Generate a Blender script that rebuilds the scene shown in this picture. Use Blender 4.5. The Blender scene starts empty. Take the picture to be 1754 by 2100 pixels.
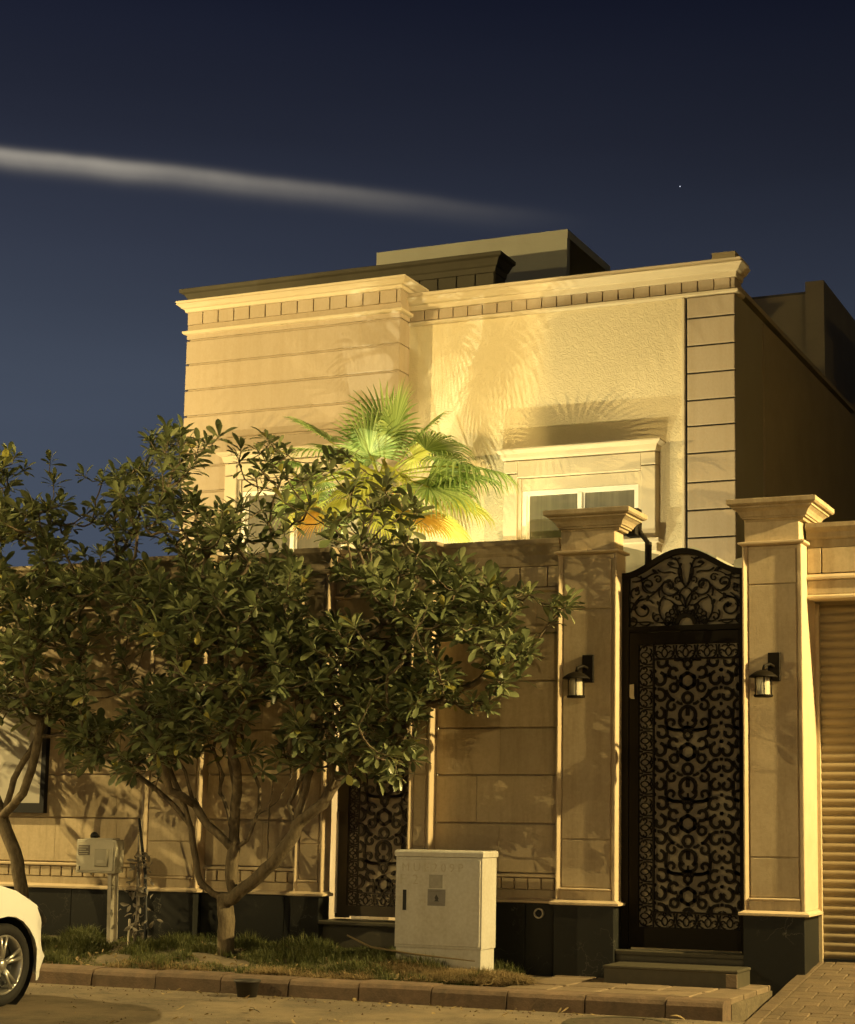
import bpy, math, random
from mathutils import Vector, Matrix, Quaternion
R = random.Random(7)
scene = bpy.context.scene
COL = scene.collection

# ------------------------------------------------------------------ camera
yaw, pitch, roll = math.radians(22.47), math.radians(8.10), math.radians(0.68)
Fw = Vector((-math.sin(yaw) * math.cos(pitch), math.cos(yaw) * math.cos(pitch), math.sin(pitch)))
r0 = Vector((math.cos(yaw), math.sin(yaw), 0)); u0 = r0.cross(Fw)
Rt = r0 * math.cos(roll) + u0 * math.sin(roll); Up = -r0 * math.sin(roll) + u0 * math.cos(roll)
cam = bpy.data.cameras.new('camera'); camo = bpy.data.objects.new('camera', cam); COL.objects.link(camo)
m = Matrix.Identity(4)
for i in range(3):
    m[i][0] = Rt[i]; m[i][1] = Up[i]; m[i][2] = -Fw[i]; m[i][3] = (0, 0, 1.5)[i]
camo.matrix_world = m
cam.sensor_fit = 'HORIZONTAL'; cam.sensor_width = 36; cam.lens = 3591 / 1754 * 36
cam.shift_x = -(1065 - 877) / 1754; cam.shift_y = (1168 - 1050) / 1754
cam.clip_end = 3000
scene.camera = camo

# ------------------------------------------------------------------ night sky
W = bpy.data.worlds.new('World'); scene.world = W; W.use_nodes = True
nt = W.node_tree; N = nt.nodes; Lk = nt.links; N.clear()
def nd(t, **k):
    n = N.new(t)
    for a, b in k.items(): setattr(n, a, b)
    return n
def mth(op, a, b=None, c=None):
    n = nd('ShaderNodeMath', operation=op)
    for i, v in enumerate((a, b, c)):
        if v is None: continue
        if isinstance(v, (int, float)): n.inputs[i].default_value = v
        else: Lk.new(v, n.inputs[i])
    return n.outputs[0]
def dotv(v, d):
    n = nd('ShaderNodeVectorMath', operation='DOT_PRODUCT'); Lk.new(v, n.inputs[0]); n.inputs[1].default_value = d
    return n.outputs['Value']
tc = nd('ShaderNodeTexCoord'); D = tc.outputs['Generated']
z = dotv(D, (0, 0, 1))
rp = nd('ShaderNodeValToRGB')
e = rp.color_ramp.elements
def ramp_set(ramp, stops):
    el = ramp.elements
    while len(el) > 1: el.remove(el[-1])
    el[0].position = stops[0][0]; el[0].color = (*stops[0][1], 1)
    for p, c in stops[1:]:
        x = el.new(p); x.color = (*c, 1)
ramp_set(rp.color_ramp, [(0.0, (.042, .052, .066)), (.13, (.050, .064, .094)), (.24, (.042, .053, .078)), (.31, (.026, .032, .051)), (.37, (.0150, .0180, .031)), (.44, (.0068, .0086, .019)), (.7, (.003, .004, .011))])
Lk.new(z, rp.inputs[0])
# slightly darker towards the east side of the sky
side = mth('MULTIPLY_ADD', dotv(D, (0.80, 0.45, 0)), -0.95, 1.12)
sidec = mth('MAXIMUM', side, 0.55); sidec = mth('MINIMUM', sidec, 1.35)
mul = nd('ShaderNodeVectorMath', operation='SCALE'); Lk.new(rp.outputs[0], mul.inputs[0]); Lk.new(sidec, mul.inputs['Scale'])
# long thin lit cloud streak
a = Vector((-.6009, .7203, .3487)).normalized(); b = Vector((-.3409, .8787, .3322)).normalized()
n_ = a.cross(b).normalized()
if n_.z < 0: n_ = -n_
t_ = (b - a * a.dot(b)).normalized()
dist = dotv(D, n_); along = dotv(D, t_)          # along: 0 at the left frame edge, sin(angle) growing to the right
nz = nd('ShaderNodeTexNoise'); nz.inputs['Scale'].default_value = 9; nz.inputs['Detail'].default_value = 4
Lk.new(D, nz.inputs['Vector'])
wob = mth('MULTIPLY_ADD', nz.outputs[0], .006, -.003)
dist = mth('ADD', dist, wob)
wid = mth('MULTIPLY_ADD', along, .0048, .0040)
wid = mth('MAXIMUM', wid, .003)
q = mth('DIVIDE', dist, wid)
# sharper upper side, softer lower side
asym = nd('ShaderNodeMapRange'); asym.inputs[1].default_value = -1; asym.inputs[2].default_value = 1
asym.inputs[3].default_value = .8; asym.inputs[4].default_value = 1.45; Lk.new(q, asym.inputs[0])
q = mth('MULTIPLY', q, asym.outputs[0])
g = mth('EXPONENT', mth('MULTIPLY', mth('MULTIPLY', q, q), -.8))
fall = nd('ShaderNodeMapRange', interpolation_type='SMOOTHSTEP')
fall.inputs[1].default_value = -.06; fall.inputs[2].default_value = .33; fall.inputs[3].default_value = 1; fall.inputs[4].default_value = 0
Lk.new(along, fall.inputs[0])
left = nd('ShaderNodeMapRange', interpolation_type='SMOOTHSTEP')
left.inputs[1].default_value = -.5; left.inputs[2].default_value = -.1; Lk.new(along, left.inputs[0])
st = mth('MULTIPLY', mth('MULTIPLY', g, fall.outputs[0]), left.outputs[0])
front = mth('GREATER_THAN', dotv(D, (-.35, .85, .35)), .2)
st = mth('MULTIPLY', st, front)
nz3 = nd('ShaderNodeTexNoise'); nz3.inputs['Scale'].default_value = 26; nz3.inputs['Detail'].default_value = 6; Lk.new(D, nz3.inputs['Vector'])
st = mth('MULTIPLY', st, mth('MULTIPLY_ADD', nz3.outputs[0], .8, .6))
stc = nd('ShaderNodeVectorMath', operation='SCALE'); stc.inputs[0].default_value = (.30, .265, .20); Lk.new(st, stc.inputs['Scale'])
# very faint broad bands of haze
nz2 = nd('ShaderNodeTexNoise'); nz2.inputs['Scale'].default_value = 2.2; nz2.inputs['Detail'].default_value = 3
mp = nd('ShaderNodeMapping'); mp.inputs['Scale'].default_value = (1, 1, 7); mp.inputs['Rotation'].default_value = (0.12, 0.1, 0)
Lk.new(D, mp.inputs[0]); Lk.new(mp.outputs[0], nz2.inputs['Vector'])
hz = mth('MULTIPLY_ADD', nz2.outputs[0], .28, .86)
mul2 = nd('ShaderNodeVectorMath', operation='SCALE'); Lk.new(mul.outputs[0], mul2.inputs[0]); Lk.new(hz, mul2.inputs['Scale'])
add = nd('ShaderNodeVectorMath', operation='ADD'); Lk.new(mul2.outputs[0], add.inputs[0]); Lk.new(stc.outputs[0], add.inputs[1])
bg = nd('ShaderNodeBackground'); Lk.new(add.outputs[0], bg.inputs[0]); bg.inputs[1].default_value = 1.0
out = nd('ShaderNodeOutputWorld'); Lk.new(bg.outputs[0], out.inputs[0])

scene.view_settings.view_transform = 'Standard'; scene.view_settings.look = 'None'
scene.view_settings.exposure = 0; scene.view_settings.gamma = 1
scene.view_settings.use_curve_mapping = False
scene.render.engine = 'CYCLES'
scene.cycles.max_bounces = 5; scene.cycles.transparent_max_bounces = 8
try: scene.cycles.use_light_tree = True
except Exception: pass

# ------------------------------------------------------------------ lamps (street lamps on the kerb line, an added street-side fill, floodlights in the front yard)
def point(name, loc, power, color, size):
    l = bpy.data.lights.new(name, 'POINT'); l.energy = power; l.color = color; l.shadow_soft_size = size
    o = bpy.data.objects.new(name, l); o.location = loc; COL.objects.link(o); return o
def spot(name, loc, target, power, color, size, cone, blend=.6):
    l = bpy.data.lights.new(name, 'SPOT'); l.energy = power; l.color = color; l.shadow_soft_size = size
    l.spot_size = math.radians(cone); l.spot_blend = blend
    o = bpy.data.objects.new(name, l); o.location = loc; COL.objects.link(o)
    o.rotation_euler = (Vector(target) - Vector(loc)).to_track_quat('-Z', 'Y').to_euler(); return o
SOD = (1.0, .74, .29)
point('street_and_fill_light', (4.0, 14.0, 6.5), 11000, SOD, .07)
point('street_and_fill_light', (-18.5, 12.2, 6.6), 6500, SOD, .05)
point('street_and_fill_light', (-16.5, 4.0, 7.2), 2600, (1.0, .74, .29), .04)
point('street_and_fill_light', (9.0, -9.0, 8.0), 3600, (1.0, .74, .30), .10)  # added fill, placed to reach the villa's dark side wall
FL = (1.0, .84, .44)
spot('yard_floodlight', (-12.2, 15.3, .4), (-8.0, 20, 5.6), 1350, FL, .010, 125, .6)
spot('yard_floodlight', (-7.0, 15.3, .4), (-9.0, 20, 5.6), 1400, FL, .010, 125, .6)
spot('palm_spotlight', (-9.3, 16.2, .4), (-9.55, 18.75, 5.3), 2300, (1.0, .95, .62), .03, 27, .9)
spot('palm_spotlight', (-8.9, 17.3, .35), (-8.6, 20.0, 3.6), 2700, (1.0, .94, .54), .03, 66, 1.0)

# ------------------------------------------------------------------ materials
MATS = {}
def mat(name, col, rough=.8, metal=0, var=0.0, noise=0.0, nscale=6, bump=0.0, bscale=40, spec=.3, stretch=None, extra=None, col2=None, emit=None):
    if name in MATS: return MATS[name]
    mt = bpy.data.materials.new(name); mt.use_nodes = True; t = mt.node_tree; ns = t.nodes; lk = t.links
    bs = ns['Principled BSDF']
    bs.inputs['Roughness'].default_value = rough; bs.inputs['Metallic'].default_value = metal
    bs.inputs['Specular IOR Level'].default_value = spec
    tcn = ns.new('ShaderNodeTexCoord'); vec = tcn.outputs['Object']
    geo = ns.new('ShaderNodeNewGeometry'); vec = geo.outputs['Position']
    if stretch:
        mpn = ns.new('ShaderNodeMapping'); mpn.inputs['Scale'].default_value = stretch; lk.new(vec, mpn.inputs[0]); vec = mpn.outputs[0]
    cur = None
    mix = ns.new('ShaderNodeMix'); mix.data_type = 'RGBA'; mix.inputs[6].default_value = (*col, 1)
    c2 = col2 or tuple(c * .6 for c in col)
    mix.inputs[7].default_value = (*c2, 1)
    nn = ns.new('ShaderNodeTexNoise'); nn.inputs['Scale'].default_value = nscale; nn.inputs['Detail'].default_value = 6; nn.inputs['Roughness'].default_value = .65
    lk.new(vec, nn.inputs['Vector'])
    mr = ns.new('ShaderNodeMapRange'); mr.inputs[1].default_value = .35; mr.inputs[2].default_value = .72; mr.inputs[3].default_value = 0; mr.inputs[4].default_value = noise
    lk.new(nn.outputs[0], mr.inputs[0]); lk.new(mr.outputs[0], mix.inputs[0])
    cur = mix.outputs[2]
    if var:
        oi = ns.new('ShaderNodeObjectInfo')
        mm = ns.new('ShaderNodeMath'); mm.operation = 'MULTIPLY_ADD'; lk.new(oi.outputs['Random'], mm.inputs[0]); mm.inputs[1].default_value = 2 * var; mm.inputs[2].default_value = 1 - var
        sc = ns.new('ShaderNodeVectorMath'); sc.operation = 'SCALE'; lk.new(cur, sc.inputs[0]); lk.new(mm.outputs[0], sc.inputs['Scale']); cur = sc.outputs[0]
    lk.new(cur, bs.inputs['Base Color'])
    if bump:
        bn = ns.new('ShaderNodeTexNoise'); bn.inputs['Scale'].default_value = bscale; bn.inputs['Detail'].default_value = 5
        lk.new(vec, bn.inputs['Vector'])
        bp = ns.new('ShaderNodeBump'); bp.inputs['Strength'].default_value = bump; bp.inputs['Distance'].default_value = .01
        lk.new(bn.outputs[0], bp.inputs['Height']); lk.new(bp.outputs[0], bs.inputs['Normal'])
    if extra: extra(mt, ns, lk, bs, vec)
    MATS[name] = mt; return mt

def weather(amount=.35, sc=(3.2, 3.2, .35)):
    def f(mt, ns, lk, bs, vec):
        mp_ = ns.new('ShaderNodeMapping'); mp_.inputs['Scale'].default_value = sc; lk.new(vec, mp_.inputs[0])
        n = ns.new('ShaderNodeTexNoise'); n.inputs['Scale'].default_value = 2.2; n.inputs['Detail'].default_value = 7; n.inputs['Roughness'].default_value = .7; lk.new(mp_.outputs[0], n.inputs['Vector'])
        n2 = ns.new('ShaderNodeTexNoise'); n2.inputs['Scale'].default_value = 38; n2.inputs['Detail'].default_value = 4; lk.new(vec, n2.inputs['Vector'])
        mr = ns.new('ShaderNodeMapRange'); mr.inputs[1].default_value = .48; mr.inputs[2].default_value = .72; mr.inputs[4].default_value = amount; lk.new(n.outputs[0], mr.inputs[0])
        m2 = ns.new('ShaderNodeMapRange'); m2.inputs[1].default_value = .35; m2.inputs[2].default_value = .75; m2.inputs[4].default_value = .22; lk.new(n2.outputs[0], m2.inputs[0])
        ad = ns.new('ShaderNodeMath'); ad.operation = 'ADD'; ad.use_clamp = True; lk.new(mr.outputs[0], ad.inputs[0]); lk.new(m2.outputs[0], ad.inputs[1])
        src = bs.inputs['Base Color'].links[0].from_socket
        mx = ns.new('ShaderNodeMix'); mx.data_type = 'RGBA'; lk.new(ad.outputs[0], mx.inputs[0]); lk.new(src, mx.inputs[6]); mx.inputs[7].default_value = (.25, .185, .10, 1)
        lk.new(mx.outputs[2], bs.inputs['Base Color'])
    return f
STONE = mat('limestone', (.52, .42, .27), .78, var=.10, noise=.55, nscale=3.0, bump=.12, bscale=70, col2=(.40, .31, .185), extra=weather(.45))
STONE_T = mat('limestone trim', (.55, .44, .29), .75, noise=.5, nscale=5, bump=.1, bscale=70, col2=(.42, .32, .19))
STAINED = mat('weathered coping stone', (.42, .34, .22), .85, noise=.8, nscale=4, bump=.4, bscale=50, col2=(.24, .185, .11), stretch=(1, 1, .45), extra=weather(.7, (4, 4, .8)))
HSTONE = mat('house cladding stone', (.355, .285, .20), .8, var=.035, noise=.5, nscale=2.2, bump=.2, bscale=60, col2=(.32, .255, .175), stretch=(1, 1, .6), extra=weather(.30))
HTRIM = mat('house trim stone', (.50, .42, .29), .75, noise=.45, nscale=4, bump=.3, bscale=60, col2=(.45, .36, .23))
def veins(mt, ns, lk, bs, vec):
    v = ns.new('ShaderNodeTexVoronoi'); v.feature = 'DISTANCE_TO_EDGE'; v.inputs['Scale'].default_value = 2.6
    n = ns.new('ShaderNodeTexNoise'); n.inputs['Scale'].default_value = 5; n.inputs['Detail'].default_value = 6
    lk.new(vec, n.inputs['Vector'])
    ad = ns.new('ShaderNodeVectorMath'); ad.operation = 'ADD'; lk.new(vec, ad.inputs[0])
    s = ns.new('ShaderNodeVectorMath'); s.operation = 'SCALE'; lk.new(n.outputs['Color'], s.inputs[0]); s.inputs['Scale'].default_value = .7
    lk.new(s.outputs[0], ad.inputs[1]); lk.new(ad.outputs[0], v.inputs['Vector'])
    mr = ns.new('ShaderNodeMapRange'); mr.inputs[1].default_value = 0; mr.inputs[2].default_value = .012; mr.inputs[3].default_value = .8; mr.inputs[4].default_value = 0
    lk.new(v.outputs['Distance'], mr.inputs[0])
    n2 = ns.new('ShaderNodeTexNoise'); n2.inputs['Scale'].default_value = 1.7; lk.new(vec, n2.inputs['Vector'])
    m2 = ns.new('ShaderNodeMapRange'); m2.inputs[1].default_value = .5; m2.inputs[2].default_value = .65; lk.new(n2.outputs[0], m2.inputs[0])
    mu = ns.new('ShaderNodeMath'); mu.operation = 'MULTIPLY'; lk.new(mr.outputs[0], mu.inputs[0]); lk.new(m2.outputs[0], mu.inputs[1])
    src = bs.inputs['Base Color'].links[0].from_socket
    mx = ns.new('ShaderNodeMix'); mx.data_type = 'RGBA'; lk.new(mu.outputs[0], mx.inputs[0]); lk.new(src, mx.inputs[6]); mx.inputs[7].default_value = (.16, .15, .12, 1)
    lk.new(mx.outputs[2], bs.inputs['Base Color'])
GRANITE = mat('dark granite', (.020, .020, .017), .45, var=.12, noise=.7, nscale=18, bump=.05, spec=.2, col2=(.022, .023, .020), extra=veins)
def stucco_x(mt, ns, lk, bs, vec):
    w = ns.new('ShaderNodeTexNoise'); w.inputs['Scale'].default_value = 16; w.inputs['Detail'].default_value = 3; w.inputs['Distortion'].default_value = 2.5
    lk.new(vec, w.inputs['Vector'])
    mr = ns.new('ShaderNodeMapRange'); mr.inputs[1].default_value = .42; mr.inputs[2].default_value = .6; lk.new(w.outputs[0], mr.inputs[0])
    bp = ns.new('ShaderNodeBump'); bp.inputs['Strength'].default_value = .45; bp.inputs['Distance'].default_value = .006
    lk.new(mr.outputs[0], bp.inputs['Height']); lk.new(bp.outputs[0], bs.inputs['Normal'])
STUCCO = mat('rough sprayed stucco', (.56, .47, .30), .9, noise=.4, nscale=9, col2=(.49, .405, .25), extra=stucco_x)
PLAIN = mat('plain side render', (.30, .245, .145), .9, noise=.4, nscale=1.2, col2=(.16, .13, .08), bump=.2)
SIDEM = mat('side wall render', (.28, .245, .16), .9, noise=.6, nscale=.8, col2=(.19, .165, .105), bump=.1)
CORND = mat('dimmed stained cornice', (.075, .066, .045), .9, noise=.5, nscale=3)  # stained cornice, base colour darkened further to stay dim under the lamps
PLAIN_D = mat('dull grey render', (.13, .11, .07), .9, noise=.4, nscale=1.5, bump=.2)
ROOFBOX = mat('roof room render', (.34, .33, .26), .9, noise=.3, nscale=1.5, bump=.2)
BLACKM = mat('black iron', (.012, .009, .005), .6, metal=.0, spec=.12, noise=.3, nscale=20)
BROWNM = mat('brown painted iron', (.075, .058, .036), .5, metal=.2, noise=.3, nscale=20)
BACK = mat('privacy sheet', (.21, .18, .125), .7, noise=.3, nscale=2, bump=.1)
BACK2 = mat('pale privacy sheet', (.46, .38, .25), .7, noise=.3, nscale=2)
SHUT = mat('shutter slat paint', (.26, .205, .12), .5, noise=.3, nscale=5, var=.04, spec=.4)
WHITEM = mat('window frame aluminium', (.72, .66, .54), .4, noise=.1)
GLASS = mat('dark window glass', (.10, .088, .058), .12, noise=.7, nscale=2.2, spec=.6, stretch=(6, 1, .12), col2=(.17, .15, .10))
LGLASS = mat('lantern glass', (.50, .46, .34), .25, noise=.4, nscale=20, spec=.6)
CAB = mat('cabinet paint', (.54, .52, .46), .5, noise=.35, nscale=5, spec=.3, bump=.04, bscale=200, col2=(.42, .38, .30), extra=weather(.25, (2, 2, .5)))
METER = mat('meter box plastic', (.52, .48, .37), .5, noise=.3, nscale=10)
POSTM = mat('galvanised post', (.42, .38, .30), .5, metal=.3, noise=.4, nscale=15)
PIPE = mat('white conduit', (.62, .55, .42), .5)
PAPER = mat('paper', (.42, .37, .27), .8)
BOARD = mat('notice board face', (.44, .41, .34), .6, noise=.3, nscale=3)
INK = mat('faded print', (.17, .15, .12), .8)
INK2 = mat('dark print', (.06, .055, .05), .8)
FADED = mat('worn stencil paint', (.40, .355, .26), .7, noise=1, nscale=60, col2=(.49, .45, .37))
def asph(mt, ns, lk, bs, vec):
    n = ns.new('ShaderNodeTexNoise'); n.inputs['Scale'].default_value = .9; n.inputs['Detail'].default_value = 8; n.inputs['Roughness'].default_value = .7
    lk.new(vec, n.inputs['Vector'])
    mr = ns.new('ShaderNodeMapRange'); mr.inputs[1].default_value = .46; mr.inputs[2].default_value = .58; lk.new(n.outputs[0], mr.inputs[0])
    st1 = ns.new('ShaderNodeMapping'); st1.inputs['Scale'].default_value = (.8, 3.2, 1); st1.inputs['Location'].default_value = (3, 7, 0); lk.new(vec, st1.inputs[0])
    nn2 = ns.new('ShaderNodeTexNoise'); nn2.inputs['Scale'].default_value = 1.6; nn2.inputs['Detail'].default_value = 9; nn2.inputs['Roughness'].default_value = .75; lk.new(st1.outputs[0], nn2.inputs['Vector'])
    mr2 = ns.new('ShaderNodeMapRange'); mr2.inputs[1].default_value = .54; mr2.inputs[2].default_value = .64; mr2.inputs[4].default_value = .75; lk.new(nn2.outputs[0], mr2.inputs[0])
    src0 = bs.inputs['Base Color'].links[0].from_socket
    mx0 = ns.new('ShaderNodeMix'); mx0.data_type = 'RGBA'; lk.new(mr2.outputs[0], mx0.inputs[0]); lk.new(src0, mx0.inputs[6]); mx0.inputs[7].default_value = (.040, .030, .020, 1)
    lk.new(mx0.outputs[2], bs.inputs['Base Color'])
    src = bs.inputs['Base Color'].links[0].from_socket
    mx = ns.new('ShaderNodeMix'); mx.data_type = 'RGBA'; lk.new(mr.outputs[0], mx.inputs[0]); lk.new(src, mx.inputs[6]); mx.inputs[7].default_value = (.21, .165, .105, 1)
    lk.new(mx.outputs[2], bs.inputs['Base Color'])
ASPH = mat('sandy asphalt', (.105, .082, .053), .85, noise=.8, nscale=30, bump=.9, bscale=90, col2=(.20, .165, .115), extra=asph)
KERB = mat('painted kerb stone', (.17, .115, .075), .85, var=.12, noise=.9, nscale=7, bump=.6, bscale=50, col2=(.085, .065, .045))
PAVE = mat('dusty paving', (.22, .165, .105), .9, var=.10, noise=.9, nscale=5, bump=.7, bscale=45, col2=(.14, .105, .07))
RAMPM = mat('interlock paver', (.135, .098, .060), .9, var=.12, noise=.8, nscale=6, bump=.7, bscale=60, col2=(.08, .06, .038))
SOIL = mat('dry soil', (.10, .080, .050), .95, noise=.9, nscale=9, bump=1, bscale=40, col2=(.17, .135, .085))
STEPM = mat('step granite', (.085, .075, .05), .5, noise=.5, nscale=14, col2=(.05, .045, .03))
def leafm(name, col, col2, rough=.38, trans=.12, var=.5):
    mt = bpy.data.materials.new(name); mt.use_nodes = True; ns = mt.node_tree.nodes; lk = mt.node_tree.links
    bs = ns['Principled BSDF']; bs.inputs['Roughness'].default_value = rough; bs.inputs['Specular IOR Level'].default_value = .35
    geo = ns.new('ShaderNodeNewGeometry'); mx = ns.new('ShaderNodeMix'); mx.data_type = 'RGBA'
    at = ns.new('ShaderNodeAttribute'); at.attribute_name = 'leafid'
    lk.new(at.outputs['Fac'], mx.inputs[0])
    mx.inputs[6].default_value = (*col, 1); mx.inputs[7].default_value = (*col2, 1)
    lk.new(mx.outputs[2], bs.inputs['Base Color'])
    tr = ns.new('ShaderNodeBsdfTranslucent'); lk.new(mx.outputs[2], tr.inputs[0])
    ms = ns.new('ShaderNodeMixShader'); ms.inputs[0].default_value = trans
    lk.new(bs.outputs[0], ms.inputs[1]); lk.new(tr.outputs[0], ms.inputs[2]); lk.new(ms.outputs[0], ns['Material Output'].inputs[0])
    return mt
LEAF = leafm('glossy green leaf', (.105, .130, .055), (.235, .255, .12), rough=.30)
LEAF_Y = leafm('yellowing leaf', (.34, .32, .07), (.45, .40, .12))
PALMG = leafm('palm frond green', (.16, .25, .06), (.44, .55, .20), rough=.45, trans=.3)
PALMY = leafm('palm frond yellow', (.36, .38, .06), (.48, .46, .10), rough=.5, trans=.4)
PALMO = leafm('palm frond dead', (.50, .28, .05), (.60, .34, .07), rough=.6, trans=.3)
GRASSM = leafm('grass blade', (.050, .066, .018), (.14, .14, .045), rough=.6, trans=.2)
STRAW = leafm('dry straw', (.22, .165, .08), (.34, .25, .12), rough=.7, trans=.2)
DRYL = leafm('shrivelled leaf', (.14, .12, .09), (.26, .23, .18), rough=.6, trans=.1)
BARK = mat('tree bark', (.18, .14, .085), .9, noise=.9, nscale=22, bump=1, bscale=60, col2=(.06, .046, .028), stretch=(1, 1, .35))
PBARK = mat('palm bark', (.12, .09, .055), .95, noise=.8, nscale=20, bump=1, bscale=40)
CARP = mat('white car paint', (.80, .80, .77), .28, noise=.05, spec=.5)
TYRE = mat('tyre rubber', (.018, .017, .015), .75, noise=.3, nscale=40, bump=.3)
RIMM = mat('alloy rim', (.55, .53, .48), .28, metal=.85, noise=.1)
DARK = mat('dark trim', (.012, .012, .012), .5)
CARGL = mat('car glass', (.02, .02, .02), .08, spec=.6)
LAMPG = mat('headlamp lens', (.12, .12, .11), .1, spec=.7)

# ------------------------------------------------------------------ mesh helpers
class MB:
    def __init__(s): s.v = []; s.f = []; s.attr = None
    def add(s, vs, fs):
        o = len(s.v); s.v += [tuple(v) for v in vs]; s.f += [tuple(i + o for i in f) for f in fs]; return s
    def box(s, x0, x1, y0, y1, z0, z1):
        return s.add([(x0, y0, z0), (x1, y0, z0), (x1, y1, z0), (x0, y1, z0), (x0, y0, z1), (x1, y0, z1), (x1, y1, z1), (x0, y1, z1)],
                     [(0, 3, 2, 1), (4, 5, 6, 7), (0, 1, 5, 4), (1, 2, 6, 5), (2, 3, 7, 6), (3, 0, 4, 7)])
    def block(s, x0, x1, yf, yb, z0, z1, c=.006, cx=None):
        """stone with chamfered front edges, front facing -y"""
        cx = c if cx is None else cx
        v = [(x0 + cx, yf, z0 + c), (x1 - cx, yf, z0 + c), (x1 - cx, yf, z1 - c), (x0 + cx, yf, z1 - c),
             (x0, yf + c, z0), (x1, yf + c, z0), (x1, yf + c, z1), (x0, yf + c, z1),
             (x0, yb, z0), (x1, yb, z0), (x1, yb, z1), (x0, yb, z1)]
        return s.add(v, [(0, 1, 2, 3), (4, 5, 1, 0), (5, 6, 2, 1), (6, 7, 3, 2), (7, 4, 0, 3), (8, 9, 5, 4), (9, 10, 6, 5), (10, 11, 7, 6), (11, 8, 4, 7), (8, 11, 10, 9)])
    def stack(s, x0, x1, y0, y1, prof, sides=(1, 1, 1, 1)):
        """mouldings: rings of (offset, z); sides = which of (x0, x1, y0, y1) flare"""
        n = len(s.v); k = len(prof)
        for o, zz in prof:
            s.v += [(x0 - o * sides[0], y0 - o * sides[2], zz), (x1 + o * sides[1], y0 - o * sides[2], zz), (x1 + o * sides[1], y1 + o * sides[3], zz), (x0 - o * sides[0], y1 + o * sides[3], zz)]
        for i in range(k - 1):
            for j in range(4):
                a0 = n + i * 4 + j; a1 = n + i * 4 + (j + 1) % 4
                s.f.append((a0, a1, a1 + 4, a0 + 4))
        s.f.append((n + 3, n + 2, n + 1, n)); t = n + (k - 1) * 4; s.f.append((t, t + 1, t + 2, t + 3)); return s
    def tube(s, pts, rad, n=8, cap=True):
        pts = [Vector(p) for p in pts]
        if not isinstance(rad, (list, tuple)): rad = [rad] * len(pts)
        base = len(s.v); up = None
        for i, p in enumerate(pts):
            d = (pts[min(i + 1, len(pts) - 1)] - pts[max(i - 1, 0)])
            d = d.normalized() if d.length > 1e-9 else Vector((0, 0, 1))
            if up is None:
                up = Vector((1, 0, 0)) if abs(d.x) < .8 else Vector((0, 1, 0))
            x = d.cross(up)
            if x.length < 1e-6: x = d.cross(Vector((0, 1, .3)))
            x.normalize(); y = d.cross(x).normalized(); up = -y if False else up
            for k in range(n):
                an = 2 * math.pi * k / n
                s.v.append(tuple(p + (x * math.cos(an) + y * math.sin(an)) * rad[i]))
        for i in range(len(pts) - 1):
            for k in range(n):
                a0 = base + i * n + k; a1 = base + i * n + (k + 1) % n
                s.f.append((a0, a1, a1 + n, a0 + n))
        if cap:
            s.f.append(tuple(base + k for k in range(n))[::-1]); e0 = base + (len(pts) - 1) * n
            s.f.append(tuple(e0 + k for k in range(n)))
        return s
    def lathe(s, prof, c=(0, 0, 0), n=20, axis='z', ry=1.0):
        base = len(s.v)
        for r_, h in prof:
            for k in range(n):
                an = 2 * math.pi * k / n; x, y = r_ * math.cos(an), r_ * math.sin(an) * ry
                p = (x, y, h) if axis == 'z' else ((h, x, y) if axis == 'x' else (x, h, y))
                s.v.append((p[0] + c[0], p[1] + c[1], p[2] + c[2]))
        for i in range(len(prof) - 1):
            for k in range(n):
                a0 = base + i * n + k; a1 = base + i * n + (k + 1) % n
                s.f.append((a0, a1, a1 + n, a0 + n))
        return s
    def ribbon(s, pts, w, yf, th):
        """flat bar following 2-D points (x, z); front at yf, thickness th"""
        P = [Vector((a_, b_)) for a_, b_ in pts]; base = len(s.v); k = len(P)
        for i, p in enumerate(P):
            d = (P[min(i + 1, k - 1)] - P[max(i - 1, 0)])
            d = d.normalized() if d.length > 1e-9 else Vector((1, 0))
            nn_ = Vector((-d.y, d.x)); ww = w if not callable(w) else w(i / (k - 1))
            for sg in (1, -1):
                q_ = p + nn_ * ww * .5 * sg
                s.v += [(q_.x, yf, q_.y), (q_.x, yf + th, q_.y)]
        for i in range(k - 1):
            o = base + i * 4
            s.f += [(o, o + 4, o + 6, o + 2), (o + 1, o + 3, o + 7, o + 5), (o, o + 1, o + 5, o + 4), (o + 2, o + 6, o + 7, o + 3)]
        s.f += [(base, base + 2, base + 3, base + 1)]
        o = base + (k - 1) * 4; s.f += [(o, o + 1, o + 3, o + 2)]
        return s
    def mesh(s, name, m_, smooth=False):
        me = bpy.data.meshes.new(name); me.from_pydata(s.v, [], s.f)
        ms = m_ if isinstance(m_, list) else [m_]
        for x in ms: me.materials.append(x)
        if smooth: me.polygons.foreach_set('use_smooth', [True] * len(me.polygons))
        if s.attr is not None:
            at_ = me.attributes.new('leafid', 'FLOAT', 'FACE'); at_.data.foreach_set('value', s.attr)
        me.update(); return me
    def build(s, name, m_, parent=None, smooth=False, **k):
        o = bpy.data.objects.new(name, s.mesh(name, m_, smooth)); COL.objects.link(o)
        if parent: o.parent = parent
        if smooth and k.pop('auto', True):
            pass
        for a_, b_ in k.items(): o[a_] = b_
        return o
def bb(name, m_, parent, *a_, **k): return MB().box(*a_).build(name, m_, parent, **k)
def tag(o, label=None, category=None, group=None, kind=None):
    if label: o['label'] = label
    if category: o['category'] = category
    if group: o['group'] = group
    if kind: o['kind'] = kind
    return o
def empty(name, loc=(0, 0, 0), **k):
    o = bpy.data.objects.new(name, None); o.empty_display_size = .1; COL.objects.link(o); o.location = loc
    tag(o, **k); return o
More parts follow.
